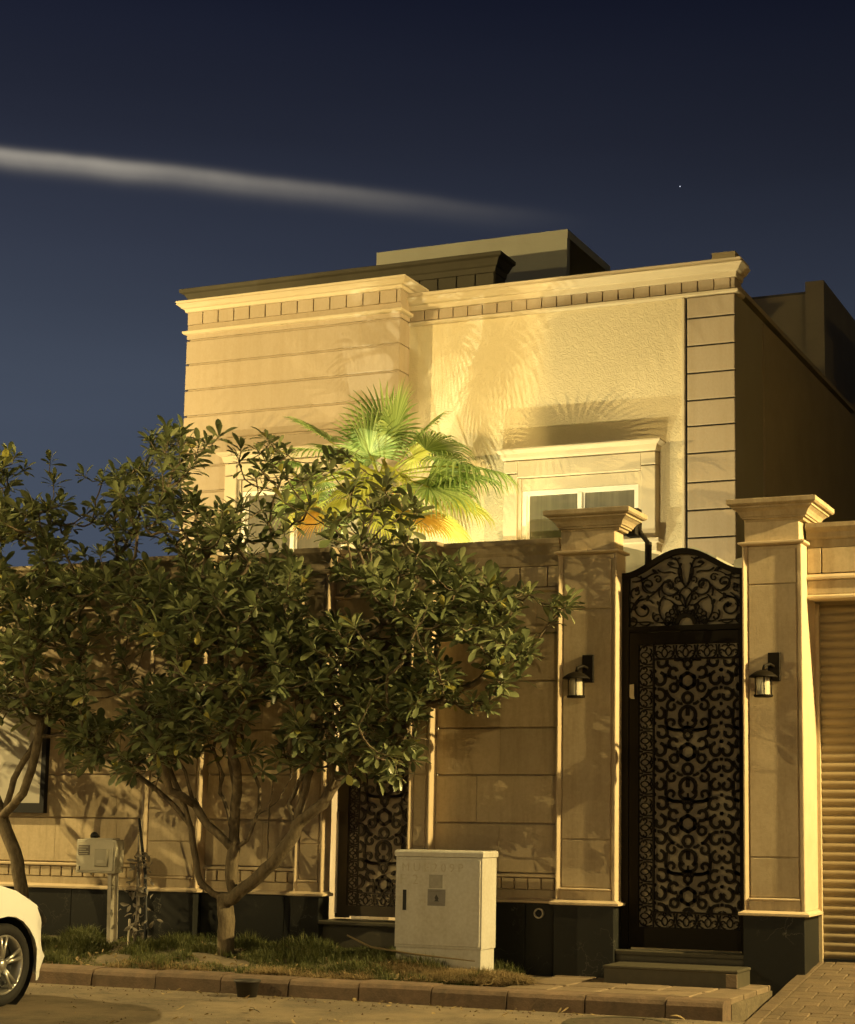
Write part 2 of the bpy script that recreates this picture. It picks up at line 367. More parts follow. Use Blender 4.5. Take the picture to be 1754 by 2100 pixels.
def rel(o, parent):
    """parent keeping world coordinates (the parent sits at its own location)"""
    o.parent = parent; o.matrix_parent_inverse = Matrix.Translation(-Vector(parent.location)); return o
class Thing:
    """an Empty at the base; parts are given in world coordinates"""
    def __init__(s, name, loc, label, category, group=None):
        s.o = empty(name, loc, label=label, category=category, group=group)
    def part(s, mb, name, m_, smooth=False, **k):
        o = mb.build(name, m_, None, smooth, **k); return rel(o, s.o)
    def sub(s, mb, name, m_, par, smooth=False, **k):
        o = mb.build(name, m_, None, smooth, **k); o.parent = par; return o

# ------------------------------------------------------------------ ground, road, kerb, paving
def smoothstep(x): x = max(0, min(1, x)); return x * x * (3 - 2 * x)
tag(MB().box(-400, 400, -400, 600, -.9, -.05).build('ground', SOIL), kind='structure')
def grid(x0, x1, y0, y1, nx, ny, zf):
    mb = MB(); vs = []; fs = []
    for j in range(ny + 1):
        for i in range(nx + 1):
            x = x0 + (x1 - x0) * i / nx; y = y0 + (y1 - y0) * j / ny; vs.append((x, y, zf(x, y)))
    for j in range(ny):
        for i in range(nx):
            a_ = j * (nx + 1) + i; fs.append((a_, a_ + 1, a_ + nx + 2, a_ + nx + 1))
    return mb.add(vs, fs)
tag(grid(-60, 40, -12, 13.22, 50, 20, lambda x, y: .0 + .004 * math.sin(x * 1.3) * math.cos(y)).build('road', ASPH, smooth=True), kind='structure')
kerb = empty('kerb', kind='structure')
KX0, KX1 = -22.0, -3.72
x = KX0; first = None
KY0, KY1 = 13.13, 13.38
while x < KX1 - .05:
    L_ = min(.66, KX1 - x)
    mb = MB(); c = .02; dz = R.uniform(-.007, .007); dy = R.uniform(-.008, .008)
    a0, a1 = x + .006, x + L_ - .006
    yf = KY0 + dy; zt = .15 + dz
    # profile: slightly battered front with rounded nose
    prof = [(yf, -.08), (yf + .012, zt - .045), (yf + .03, zt - .014), (yf + .055, zt), (KY1, zt), (KY1, -.08)]
    n = len(prof)
    vs = [(a0, p, q_) for p, q_ in prof] + [(a1, p, q_ + R.uniform(-.003, .003)) for p, q_ in prof]
    fs = [(i, (i + 1) % n, (i + 1) % n + n, i + n) for i in range(n)] + [tuple(range(n))[::-1], tuple(range(n, 2 * n))]
    mb.add(vs, fs).build('kerb_stone', KERB, kerb); x += L_
# planter soil strip between kerb and wall (left), rising towards the wall, and paved strip (right)
def soilz(x, y):
    t = smoothstep((y - 13.4) / .9); l = smoothstep((-5.9 - x) / 1.2)
    return .125 + .15 * t * l + .02 * math.sin(x * 7 + y * 3) * math.sin(y * 9 - x * 2) * l
tag(grid(-22, -5.55, 13.375, 14.9, 150, 16, soilz).build('planter_soil', SOIL, smooth=True), kind='structure')
pav = empty('pavement', kind='structure')
MB().box(-5.6, -3.72, 13.375, 14.9, -.1, .105).build('pavement_bed', SOIL, pav)
y = 13.385
while y < 14.6:
    x = -5.58 + R.uniform(-.1, 0)
    while x < -3.74:
        w = .395; x1 = min(x + w, -3.73)
        if x1 - x > .08 and x > -5.75:
            d = R.uniform(-.004, .004)
            MB().stack(x + .012, x1 - .006, y + .012, y + .385, [(0, .09), (0, .137 + d), (-.006, .145 + d)]).build('paving_slab', PAVE, pav)
        x += w
    y += .395
# garage driveway ramp of interlock pavers
dr = empty('driveway', kind='structure')
def rampz(y_): return max(-.02, .31 * (y_ - 12.9) / (15.2 - 12.9)) if y_ > 12.9 else 0.0
MB().add([(-3.52, 12.86, -.10), (3.0, 12.86, -.10), (3.0, 15.3, -.10), (-3.52, 15.3, -.10), (-3.52, 12.86, -.004), (3.0, 12.86, -.004), (3.0, 15.3, .30), (-3.52, 15.3, .30)],
         [(0, 3, 2, 1), (4, 5, 6, 7), (0, 1, 5, 4), (1, 2, 6, 5), (2, 3, 7, 6), (3, 0, 4, 7)]).build('driveway_bed', SOIL, dr)
def paver(x0, x1, y0, y1, par):
    z0, z1 = rampz(y0) - .001 + R.uniform(-.002, .003), rampz(y1) - .001 + R.uniform(-.002, .003); g_ = .005; t = .014
    c_ = .008
    vs = [(x0 + g_, y0 + g_, z0 - .03), (x1 - g_, y0 + g_, z0 - .03), (x1 - g_, y1 - g_, z1 - .03), (x0 + g_, y1 - g_, z1 - .03),
          (x0 + g_, y0 + g_, z0 + t - .006), (x1 - g_, y0 + g_, z0 + t - .006), (x1 - g_, y1 - g_, z1 + t - .006), (x0 + g_, y1 - g_, z1 + t - .006),
          (x0 + g_ + c_, y0 + g_ + c_, z0 + t), (x1 - g_ - c_, y0 + g_ + c_, z0 + t), (x1 - g_ - c_, y1 - g_ - c_, z1 + t), (x0 + g_ + c_, y1 - g_ - c_, z1 + t)]
    return MB().add(vs, [(8, 9, 10, 11), (4, 5, 9, 8), (5, 6, 10, 9), (6, 7, 11, 10), (7, 4, 8, 11), (0, 1, 5, 4), (1, 2, 6, 5), (2, 3, 7, 6), (3, 0, 4, 7)]).build('paver', RAMPM, par)
y = 12.9; row = 0
while y < 15.1:
    paver(-3.52, -3.40, y, y + .23, dr)                 # edge strip
    x = -3.40 - (.10 if row % 2 else 0)
    while x < -2.2:
        xa = max(x, -3.40)
        if x + .2 - xa > .03: paver(xa, x + .2, y, y + .115, dr); paver(xa, x + .2, y + .115, y + .23, dr)
        x += .2
    row += 1; y += .23
grid(-2.2, 3.0, 12.9, 15.12, 4, 12, lambda x, y: rampz(y) + .012).build('paver_field', RAMPM, dr)
tag(grid(-40, 12, 15.05, 60, 10, 10, lambda x, y: .06).build('yard_ground', SOIL), kind='structure')

# ------------------------------------------------------------------ boundary wall
WY = 14.78
bw = Thing('boundary_wall', (-8.5, WY, .2), 'long limestone street wall with granite base left of the tall black gate', 'wall')
COURSES = [1.03, 1.456, 1.891, 2.32, 2.743, 3.179, 3.565]
def wall_section(T, x0, x1, zb=.79, low=True, blen=.74, top=True):
    core = MB().box(x0, x1, WY + .035, WY + .25, .1 if low else zb, 4.0); T.part(core, 'wall_core', STONE)
    if low:
        # granite base slabs
        x = x0
        while x < x1 - .02:
            xe = min(x + .92, x1)
            T.part(MB().block(x + .002, xe - .002, WY - .035, WY + .034, .02, .752, .004), 'granite_slab', GRANITE); x = xe
        T.part(MB().stack(x0, x1, WY - .005, WY + .034, [(.035, .754), (.052, .760), (.052, .778), (.03, .790), (0, .80)], (0, 0, 1, 0)), 'base_moulding', STONE_T)
        T.part(MB().box(x0, x1, WY + .004, WY + .034, .80, .868), 'band_stone', STONE)
        x = x0 + .02
        while x < x1 - .1:
            T.part(MB().block(x, min(x + .118, x1 - .01), WY + .002, WY + .034, .874, .972, .005), 'dentil_block', STONE); x += .13
        T.part(MB().stack(x0, x1, WY, WY + .034, [(.0, .978), (.018, .984), (.018, 1.0), (0, 1.01)], (0, 0, 1, 0)), 'string_moulding', STONE_T)
        zs = [1.014] + COURSES[1:]
    else: zs = [c for c in COURSES if c > zb - .01]
    for i in range(len(zs) - 1):
        x = x0 - (R.uniform(0, .5) if i % 2 else 0.1)
        while x < x1 - .01:
            a_, b_ = max(x, x0), min(x + blen, x1)
            if b_ - a_ > .02:
                T.part(MB().block(a_ + .0007, b_ - .0007, WY + R.uniform(-.0003, .0003), WY + .034, zs[i] + .007, zs[i + 1] - .007, .004, .0008), 'stone_block', STONE)
            x += blen
    T.part(MB().stack(x0, x1, WY, WY + .034, [(.0, 3.565), (.022, 3.572), (.022, 3.59), (0, 3.602)], (0, 0, 1, 0)), 'string_moulding', STONE_T)
    x = x0 + .004
    while x < x1 - .03:
        T.part(MB().block(x, min(x + .262, x1 - .004), WY + .002, WY + .034, 3.609, 3.795, .005), 'frieze_block', STONE); x += .272
    if top:
        T.part(MB().stack(x0, x1, WY, WY + .27, [(0, 3.802), (.01, 3.83), (.012, 3.90), (.03, 3.93), (.045, 3.98), (.06, 4.0), (.06, 4.045), (.0, 4.052)], (0, 0, 1, 0)), 'coping', STAINED)
wall_section(bw, -15.5, -10.02)
wall_section(bw, -9.385, -8.32)
wall_section(bw, -6.92, -5.70)
wall_section(bw, -8.02, -7.14, zb=3.17, low=False)           # over the small gate

def pilaster(T, x0, x1, yf, yb, z0=.80, z1=3.60, joints=(1.24, 1.891, 2.53, 3.18), cap=True, name='pilaster', bw_=.042):
    """pilaster with raised beads either side of a sunk panel"""
    d = .024
    T.part(MB().box(x0 + bw_, x1 - bw_, yf + d + .012, yb, z0, z1), name + '_core', STONE)
    # left bead: narrow crown with broad bevel turned towards +x; right bead mirrors it
    for (a_, sgn) in ((x0, 1), (x1, -1)):
        vs = []; w = bw_
        prof = [(0, yb), (0, yf + .004), (.006, yf), (.014, yf), (w, yf + d), (w, yb)]
        for zz in (z0 + .001, z1 - .001): vs += [(a_ + sgn * px_, py_, zz) for px_, py_ in prof]
        n = len(prof); fs = [(i, (i + 1) % n, (i + 1) % n + n, i + n) for i in range(n)] + [tuple(range(n)), tuple(range(n, 2 * n))]
        if sgn < 0: fs = [f_[::-1] for f_ in fs]
        T.part(MB().add(vs, fs), 'edge_bead', STONE_T)
    zs = [z0 + .105] + [j for j in joints if z0 + .2 < j < z1 - .2] + [z1 - .03]
    for i in range(len(zs) - 1):
        T.part(MB().block(x0 + bw_ + .012, x1 - bw_ - .012, yf + d - .004, yf + d + .012, zs[i] + .006, zs[i + 1] - .006, .004), 'panel_stone', STONE)
    T.part(MB().stack(x0 + bw_ + .004, x1 - bw_ - .004, yf + .006, yf + d + .012, [(0, z0 + .082), (.012, z0 + .088), (.012, z0 + .098), (0, z0 + .104)], (0, 0, 1, 0)), 'panel_sill', STONE_T)
    T.part(MB().box(x0 + bw_ + .002, x1 - bw_ - .002, yf + .012, yf + d + .012, z0, z0 + .08), 'panel_base', STONE)
def pil_base(T, x0, x1, yf, yb, zb=.76, z_floor=.05):
    T.part(MB().block(x0, x1, yf - .03, yb, z_floor, zb - .004, .004), 'granite_slab', GRANITE)
    T.part(MB().stack(x0, x1, yf, yb, [(.03, zb - .002), (.042, zb + .004), (.042, zb + .022), (.012, zb + .036), (0, zb + .042)], (1, 1, 1, 0)), 'base_moulding', STONE_T)
for (a_, b_) in ((-10.02, -9.385), (-8.32, -8.02), (-7.14, -6.92)):
    pilaster(bw, a_, b_, 14.64, WY + .03, z0=.802, z1=3.80)
    bw.part(MB().stack(a_, b_, 14.64, WY + .27, [(0, 3.802), (.01, 3.83), (.012, 3.90), (.03, 3.93), (.045, 3.98), (.06, 4.0), (.06, 4.048), (.0, 4.055)], (1, 1, 1, 0)), 'coping', STAINED)
    pil_base(bw, a_, b_, 14.64, WY + .03)
# drain pipe end in the granite base
bw.part(MB().lathe([(.034, 0), (.046, 0), (.046, .05), (.034, .05), (.034, .0)], (-5.862, 14.715, .668), 20, 'y'), 'drain_pipe_end', POSTM)
bw.part(MB().lathe([(.001, .02), (.033, .02)], (-5.862, 14.715, .668), 20, 'y'), 'drain_hole', DARK)

# ------------------------------------------------------------------ gate pillars
def gate_pillar(x0, x1, label, oL, oR, depth):
    T = Thing('gate_pillar', ((x0 + x1) / 2, 14.75, .15), label, 'pillar', 'stone pillars flanking the tall gate')
    zb = .755 if x0 < -5 else .715
    pil_base(T, x0, x1, 14.65, depth, zb)
    pilaster(T, x0, x1, 14.65, depth, z0=zb + .043, z1=3.87, joints=(1.325, 3.37) if x0 < -5 else (1.20, 3.53))
    T.part(MB().stack(x0, x1, 14.65, depth, [(0, 3.872), (.02, 3.878), (.03, 3.885), (.03, 3.900), (0, 3.908)]), 'neck_moulding', STONE_T)
    T.part(MB().block(x0 + .02, x1 - .02, 14.665, depth - .01, 3.906, 4.098, .006), 'neck_stone', STONE)
    o = (oL + oR) / 2
    prof = [(0, 4.08), (.008, 4.10), (.028, 4.104), (.028, 4.118), (.04, 4.124), (.046, 4.14), (.062, 4.165), (.088, 4.185), (.10, 4.19), (.10, 4.205), (.125, 4.212), (.14, 4.225), (.14, 4.262), (.125, 4.268)]
    T.part(MB().stack(x0 + (o - oL) + .01, x1 + (oR - o) - .01, 14.66, depth - .0, prof), 'capital', STAINED)
    return T
gate_pillar(-5.68, -5.12, 'limestone pillar on the left of the tall gate with flared capital and dark lantern', .11, .17, 14.91)
gate_pillar(-3.965, -3.44, 'limestone pillar between the tall gate and the garage shutter', .11, .16, 15.14)

# ------------------------------------------------------------------ garage wall + shutter
gw = Thing('garage_wall', (-2.5, 14.9, .2), 'limestone wall with lintel over the garage shutter at the right edge', 'wall')
gx0, gx1 = -3.44, 1.2
gw.part(MB().box(gx0, gx1, 14.89, 15.13, 3.42, 4.0), 'lintel_core', STONE)
gw.part(MB().stack(gx0, gx1, 14.85, 15.13, [(0, 3.93), (.012, 3.945), (.012, 3.99), (.04, 4.01), (.055, 4.03), (.055, 4.068), (0, 4.076)], (0, 0, 1, 1)), 'coping', STAINED)
gw.part(MB().box(gx0, gx1, 14.862, 14.89, 3.86, 3.93), 'band_stone', STAINED)
x = gx0 + .005
for w in (.13, .40, .40, .40, .40, .40, .40, .40, .40, .40, .40):
    if x + w < gx1: gw.part(MB().block(x, x + w - .01, 14.852, 14.89, 3.635, 3.855, .005), 'frieze_block', STONE)
    x += w
gw.part(MB().stack(gx0, gx1, 14.85, 14.89, [(0, 3.575), (.018, 3.582), (.018, 3.60), (0, 3.625)], (0, 0, 1, 0)), 'string_moulding', STONE_T)
gw.part(MB().block(gx0, gx1, 14.856, 14.89, 3.45, 3.572, .005), 'lintel_stone', STONE)
gw.part(MB().stack(gx0, gx1, 14.85, 14.95, [(0, 3.405), (.02, 3.412), (.02, 3.43), (0, 3.447)], (0, 0, 1, 0)), 'lintel_moulding', STONE_T)
gw.part(MB().box(-3.44, -3.41, 15.141, 15.25, .3, 3.40), 'jamb_lining', STONE)
gw.part(MB().box(.3, gx1, 14.86, 15.13, .1, 3.42), 'end_pier', STONE)
sh = Thing('garage_shutter', (-1.6, 15.2, .3), 'beige roll-up garage shutter of narrow horizontal slats', 'garage door')
sh.part(MB().box(-3.409, .3, 15.2, 15.24, .33, 3.5), 'shutter_back', SHUT)
zz = .345; slp = .0765
while zz < 3.40:
    n = 5; vs = []; fs = []
    for k in range(n + 1):
        t = k / n; vs += [(-3.408, 15.198 - .020 * math.sin(math.pi * t) ** .8, zz + t * (slp - .010)), (.299, 15.198 - .020 * math.sin(math.pi * t) ** .8, zz + t * (slp - .010))]
    for k in range(n): fs.append((2 * k, 2 * k + 1, 2 * k + 3, 2 * k + 2))
    sh.part(MB().add(vs, fs), 'slat', SHUT, smooth=True); zz += slp
sh.part(MB().box(-3.408, .299, 15.165, 15.198, .318, .343), 'bottom_bar', DARK)

# ------------------------------------------------------------------ ornamental gates
def arc(cx, cz, r_, a0, a1, n=9):
    return [(cx + r_ * math.cos(math.radians(a0 + (a1 - a0) * i / n)), cz + r_ * math.sin(math.radians(a0 + (a1 - a0) * i / n))) for i in range(n + 1)]
def spiral(cx, cz, r0_, r1_, a0, a1, n=14):
    o_ = []
    for i in range(n + 1):
        t = i / n; an = math.radians(a0 + (a1 - a0) * t); r_ = r0_ + (r1_ - r0_) * t
        o_.append((cx + r_ * math.cos(an), cz + r_ * math.sin(an)))
    return o_
def bez(p0, p1, p2, p3, n=8):
    o_ = []
    for i in range(n + 1):
        t = i / n; s = 1 - t
        o_.append(tuple(s**3 * p0[k] + 3 * s * s * t * p1[k] + 3 * s * t * t * p2[k] + t**3 * p3[k] for k in range(2)))
    return o_
def motif(s=1.0):
    """curves of one repeat around the six-petal opening; x in +-.31, z in -.43..+.20"""
    c = []
    for k in range(6):
        an = 60 * k + 30
        p0 = (.072 * math.cos(math.radians(an)), .072 * math.sin(math.radians(an))); p1 = (.072 * math.cos(math.radians(an + 60)), .072 * math.sin(math.radians(an + 60)))
        c.append(([p0, p1], .030)); c.append((arc(p0[0] * .93, p0[1] * .93, .010, 0, 360, 6), .018))
    c.append((arc(0, .149, .034, 0, 360, 12), .024))
    c.append((arc(0, .104, .008, 0, 360, 6), .016))
    c.append((spiral(0, -.150, .044, .044, -50, 230, 12), .028))
    c.append((bez((-.034, -.185), (-.02, -.20), (.02, -.20), (.034, -.185), 4), .024))
    c.append((arc(0, -.300, .072, -55, 235, 14), .030))
    c.append((bez((0, -.235), (.0, -.26), (.0, -.28), (0, -.31), 4), .034))
    c.append((bez((0, -.36), (.0, -.38), (.0, -.40), (0, -.43), 4), .016))
    for sg in (1, -1):
        X = lambda L: [(sg * a_, b_) for a_, b_ in L]
        c.append((X(arc(.126, -.060, .036, 0, 360, 12)), .024))
        c.append((X(spiral(.128, .078, .054, .030, -120, 170, 14)), .028))
        c.append((X([(.090, .012), (.100, -.030)]), .020))
        c.append((X(spiral(.240, .168, .062, .030, 60, 380, 16)), .028))
        c.append((X(spiral(.262, .012, .066, .026, 100, 400, 16)), .028))
        c.append((X(spiral(.255, -.130, .062, .030, 70, 380, 16)), .027))
        c.append((X(spiral(.145, -.222, .056, .018, 110, -240, 18)), .024))
        c.append((X(spiral(.262, -.290, .058, .022, 100, 420, 16)), .025))
        c.append((X(spiral(.150, -.372, .054, .016, -100, 250, 18)), .024))
        c.append((X(bez((.072, -.335), (.09, -.40), (.03, -.42), (.0, -.405))), .026))
        c.append((X(bez((.0, -.405), (.07, -.45), (.13, -.445), (.19, -.405))), .028))
        c.append((X(bez((.12, -.17), (.16, -.16), (.19, -.12), (.20, -.08))), .026))
        c.append((X(bez((.05, -.20), (.07, -.21), (.09, -.19), (.10, -.18))), .024))
        c.append((X(bez((.16, .045), (.19, .03), (.20, .05), (.21, .06))), .024))
        c.append((X(bez((.155, .12), (.17, .13), (.18, .14), (.19, .15))), .022))
        c.append((X(bez((.034, .165), (.06, .20), (.10, .20), (.19, .20))), .018))
        c.append((X(bez((.20, -.25), (.19, -.30), (.21, -.34), (.20, -.38))), .022))
        c.append((X([(.300, .10), (.31, .08)]), .030)); c.append((X([(.300, -.06), (.31, -.07)]), .030)); c.append((X([(.30, -.20), (.31, -.21)]), .030)); c.append((X([(.30, -.37), (.31, -.38)]), .030))
    return c
def clip(pts, x0, x1, z0, z1):
    runs = []; cur = []
    for p in pts:
        if x0 <= p[0] <= x1 and z0 <= p[1] <= z1: cur.append(p)
        else:
            if len(cur) > 1: runs.append(cur)
            cur = []
    if len(cur) > 1: runs.append(cur)
    return runs
def field(x0, x1, z0, z1, cx, cz, pitch, yf, th, sc=1.0):
    mb = MB(); M_ = motif(); nx = 2
    for i in range(-nx, nx + 1):
        for j in range(-8, 9):
            ox, oz = cx + i * .61 * sc, cz + j * pitch
            if ox + .33 * sc < x0 or ox - .33 * sc > x1 or oz + .3 < z0 or oz - .5 > z1: continue
            for pts, w in M_:
                P = [(ox + p * sc, oz + q_ * pitch / .625) for p, q_ in pts]
                for run in clip(P, x0, x1, z0, z1): mb.ribbon(run, w * sc, yf, th)
    return mb
def border(x0, x1, z0, z1, yf, th, horiz=False):
    th = .014; yf += .006
    """band of lotus buds between two thin bars"""
    mb = MB(); W_ = (x1 - x0) if not horiz else (z1 - z0); L_ = (z1 - z0) if not horiz else (x1 - x0)
    n = max(1, round(L_ / (W_ * 1.38))); p = L_ / n
    def tr(u_, v_): return (x0 + u_, z0 + v_) if not horiz else (x0 + v_, z0 + u_)
    def rb(P, w): mb.ribbon([tr(*q_) for q_ in P], w, yf, th)
    rb([(0, 0), (0, L_)], .008); rb([(W_, 0), (W_, L_)], .010); 
    for k in range(n):
        c = p * (k + .5); h = W_ * .5
        for s in (1, -1):
            rb(bez((W_ * .12, c), (W_ * .2, c + s * p * .16), (W_ * .55, c + s * p * .20), (W_ * .70, c)), .009)
            rb(spiral(W_ * .38, c + s * p * .33, W_ * .20, W_ * .05, -90 * s, 200 * s, 10), .010)
            rb(bez((W_ * .05, c + s * p * .2), (W_ * .1, c + s * p * .45), (W_ * .5, c + s * p * .5), (W_ * .9, c + s * p * .42)), .011)
            rb(bez((W_ * .72, c), (W_ * .85, c + s * p * .10), (W_ * .95, c + s * p * .22), (W_ * .72, c + s * p * .30)), .010)
        rb([(W_ * .0, c + p * .5), (W_ * .25, c + p * .5)], .014)
        rb(arc(W_ * .86, c, W_ * .09, 0, 360, 8), .008)
    return mb
GY = 14.84
g = Thing('main_gate', (-4.54, GY, .38), 'tall black wrought iron gate with arched scrollwork top between two pillars', 'gate')
gx0, gx1 = -5.12, -3.965
fr = MB()
fr.box(gx0 + .001, -5.055, GY - .03, GY + .06, .38, 3.70)
fr.box(-4.03, gx1 - .001, GY - .03, GY + .06, .38, 3.70)
fr.box(-5.055, -4.03, GY - .03, GY + .06, 3.165, 3.215)
frame = g.part(fr, 'gate_frame', BLACKM)
# arched crest
def topz(x_):
    t = (x_ - gx0) / (gx1 - gx0)
    return 3.70 + .205 * (.5 - .5 * math.cos(2 * math.pi * min(max(t * 1.08 - .03, 0), 1))) ** .85
cr = MB(); pts = [(gx0 + (gx1 - gx0) * i / 28,) for i in range(29)]
cr.ribbon([(p[0], topz(p[0]) - .022) for p in pts], .050, GY - .035, .10)
g.part(cr, 'arched_top_rail', BLACKM)
sc_ = MB(); cx = -4.53; zb = 3.225
def scr(P, w=.014):
    w = w * .82
    for sg in (1, -1):
        Q = [(cx + sg * a_, zb + b_) for a_, b_ in P]
        for i in range(len(Q)): pass
        for run in clip([q_ for q_ in Q], -5.06, -4.02, zb - .02, 9):
            run = [q_ for q_ in run if q_[1] < topz(q_[0]) - .02]
            if len(run) > 1: sc_.ribbon(run, w, GY - .012, .022)
scr(arc(0, 0, .085, 0, 90, 8), .05); scr(arc(0, 0, .125, 0, 90, 8)); 
for k in range(5):
    an = 9 + 18 * k
    scr([(.09 * math.cos(math.radians(an)), .09 * math.sin(math.radians(an))), (.15 * math.cos(math.radians(an)), .15 * math.sin(math.radians(an)))], .012)
for k in range(6): scr(arc(.165 + .0 * k, .05, .028, 0, 360, 8), .010) if k == 0 else None
for px_, pz_ in ((.13, .115), (.165, .09), (.175, .02), (.10, .155)): scr(arc(px_, pz_, .024, 0, 360, 9), .010)
scr(bez((0, .145), (.05, .20), (.10, .30), (0, .335)), .012)
scr(bez((0, .15), (.0, .22), (.02, .26), (.08, .30)), .012)
scr(spiral(.155, .345, .095, .022, 200, 620, 26), .015)
scr(spiral(.395, .145, .105, .024, 150, -300, 26), .015)
scr(spiral(.345, .365, .080, .020, 230, 600, 22), .013)
scr(spiral(.465, .300, .055, .014, -60, 300, 18), .012)
scr(bez((.0, .33), (.06, .40), (.02, .52), (.10, .60)), .015)
scr(bez((.02, .36), (.05, .42), (.10, .46), (.04, .55)), .014)
scr(bez((.10, .46), (.16, .50), (.20, .44), (.26, .50)), .014)
scr(bez((.20, .26), (.27, .20), (.26, .10), (.20, .03)), .013)
scr(bez((.20, .03), (.26, .0), (.34, .06), (.30, .12)), .012)
scr(bez((.24, .34), (.30, .28), (.34, .24), (.46, .22)), .013)
scr(bez((.26, .47), (.34, .48), (.40, .38), (.50, .40)), .013)
scr(bez((.30, .02), (.38, .05), (.45, .01), (.52, .05)), .013)
scr(bez((.41, .27), (.48, .22), (.50, .16), (.52, .12)), .012)
scr(bez((.05, .60), (.12, .55), (.12, .64), (.17, .60)), .014)
scr(bez((.07, .07), (.10, .24), (.17, .22), (.20, .24)), .013)
scr(bez((.33, .30), (.37, .31), (.41, .36), (.42, .45)), .012)
scr(spiral(.08, .24, .040, .010, 0, 400, 16), .011); scr(spiral(.27, .06, .045, .012, 180, -200, 16), .011); scr(spiral(.50, .03, .05, .014, 90, 420, 16), .011)
scr(spiral(.26, .41, .040, .010, 30, 430, 14), .011); scr(spiral(.07, .40, .036, .010, -60, 330, 14), .010); scr(spiral(.50, .19, .05, .012, 200, 520, 14), .011)
scr(bez((.13, .02), (.17, .0), (.19, .03), (.23, .02)), .011); scr(bez((.06, .50), (.10, .52), (.13, .50), (.17, .55)), .012); scr(bez((.36, .43), (.40, .42), (.44, .44), (.50, .46)), .011)
scr(bez((.24, .25), (.26, .29), (.25, .33), (.22, .36)), .011); scr(bez((.02, .18), (.05, .16), (.09, .17), (.12, .20)), .011); scr(bez((.33, .02), (.36, -.01), (.40, .0), (.43, .02)), .011)
for lx, lz, la in ((.14, .33, 60), (.19, .38, 150), (.33, .35, 20), (.38, .14, 80), (.42, .17, 200), (.27, .47, 40), (.05, .45, 70), (.11, .55, 10), (.47, .31, 120), (.24, .17, 60), (.47, .06, 0), (.36, .22, 100), (.07, .30, 40)):
    ca, sa = math.cos(math.radians(la)), math.sin(math.radians(la))
    P = [(lx + ca * t, lz + sa * t) for t in (0, .018, .036, .052)]
    for sg in (1, -1):
        Q = [(cx + sg * a_, zb + b_) for a_, b_ in P]
        if Q[-1][1] < topz(Q[-1][0]) - .03: sc_.ribbon(Q, lambda t: .004 + .024 * math.sin(math.pi * min(1, t * .9 + .05)), GY - .014, .026)
g.part(sc_, 'crest_scrollwork', BLACKM)
bk = MB(); n = 24; vs = []; fs = []
for i in range(n + 1):
    xx = -5.05 + (1.015) * i / n
    for yy in (GY + .011, GY + .016): vs += [(xx, yy, 3.22), (xx, yy, topz(xx) - .03)]
for i in range(n):
    o = i * 4; fs += [(o, o + 4, o + 5, o + 1), (o + 2, o + 3, o + 7, o + 6), (o + 1, o + 5, o + 7, o + 3)]
g.part(bk.add(vs, fs), 'crest_privacy_sheet', BACK)
# leaf: stiles, rails, borders, field, backing
lf = MB()
LX0, LX1, LZ0, LZ1 = -5.05, -4.035, .40, 3.16
ix0, ix1, iz0, iz1 = -4.965, -4.045, .575, 3.055
lf.box(LX0, ix0, GY - .02, GY + .04, LZ0, LZ1); lf.box(ix1, LX1, GY - .02, GY + .04, LZ0, LZ1)
lf.box(ix0, ix1, GY - .02, GY + .04, LZ0, iz0); lf.box(ix0, ix1, GY - .02, GY + .04, iz1, LZ1)
leaf = g.part(lf, 'gate_leaf', BLACKM)
bwid = .135
g.part(border(ix0, ix0 + bwid, iz0, iz1, GY - .012, .02), 'side_border', BLACKM)
g.part(border(ix0 + bwid + .004, ix1, iz1 - bwid, iz1, GY - .012, .02, True), 'top_border', BLACKM)
g.part(border(ix0 + bwid + .004, ix1, iz0, iz0 + bwid, GY - .012, .02, True), 'bottom_border', BLACKM)
g.part(field(ix0 + bwid, ix1, iz0 + bwid, iz1 - bwid, -4.515, 2.724, .625, GY - .008, .016), 'lattice', BLACKM)
ex = MB()
for xx in (ix0 + bwid,): ex.box(xx - .004, xx + .010, GY - .018, GY + .01, iz0 + bwid, iz1 - bwid)
ex.box(ix0 + bwid, ix1, GY - .018, GY + .01, iz1 - bwid - .006, iz1 - bwid + .008); ex.box(ix0 + bwid, ix1, GY - .018, GY + .01, iz0 + bwid - .008, iz0 + bwid + .006)
g.part(ex, 'inner_bar', BLACKM)
g.part(MB().box(ix0, ix1, GY + .009, GY + .014, iz0, iz1), 'privacy_sheet', BACK)
# narrow highlight lip under crest + paper note
g.part(MB().box(-5.054, -4.031, GY - .045, GY - .03, 3.168, 3.176), 'drip_lip', BLACKM)
note = MB().add([(-5.045, GY - .034, 2.695), (-5.002, GY - .037, 2.70), (-5.0, GY - .041, 2.60), (-4.992, GY - .046, 2.565), (-5.03, GY - .037, 2.57), (-5.046, GY - .033, 2.585)], [(0, 5, 4, 3, 2, 1)])
nb = MB(); nb.add([(a_, b_ + .0015, c_) for a_, b_, c_ in note.v], [(0, 1, 2, 3, 4, 5)]); nb.add(note.v, note.f)
nb.build('paper_note', PAPER); tag(bpy.data.objects['paper_note'], 'small torn paper note stuck on the left stile of the black gate', 'note')

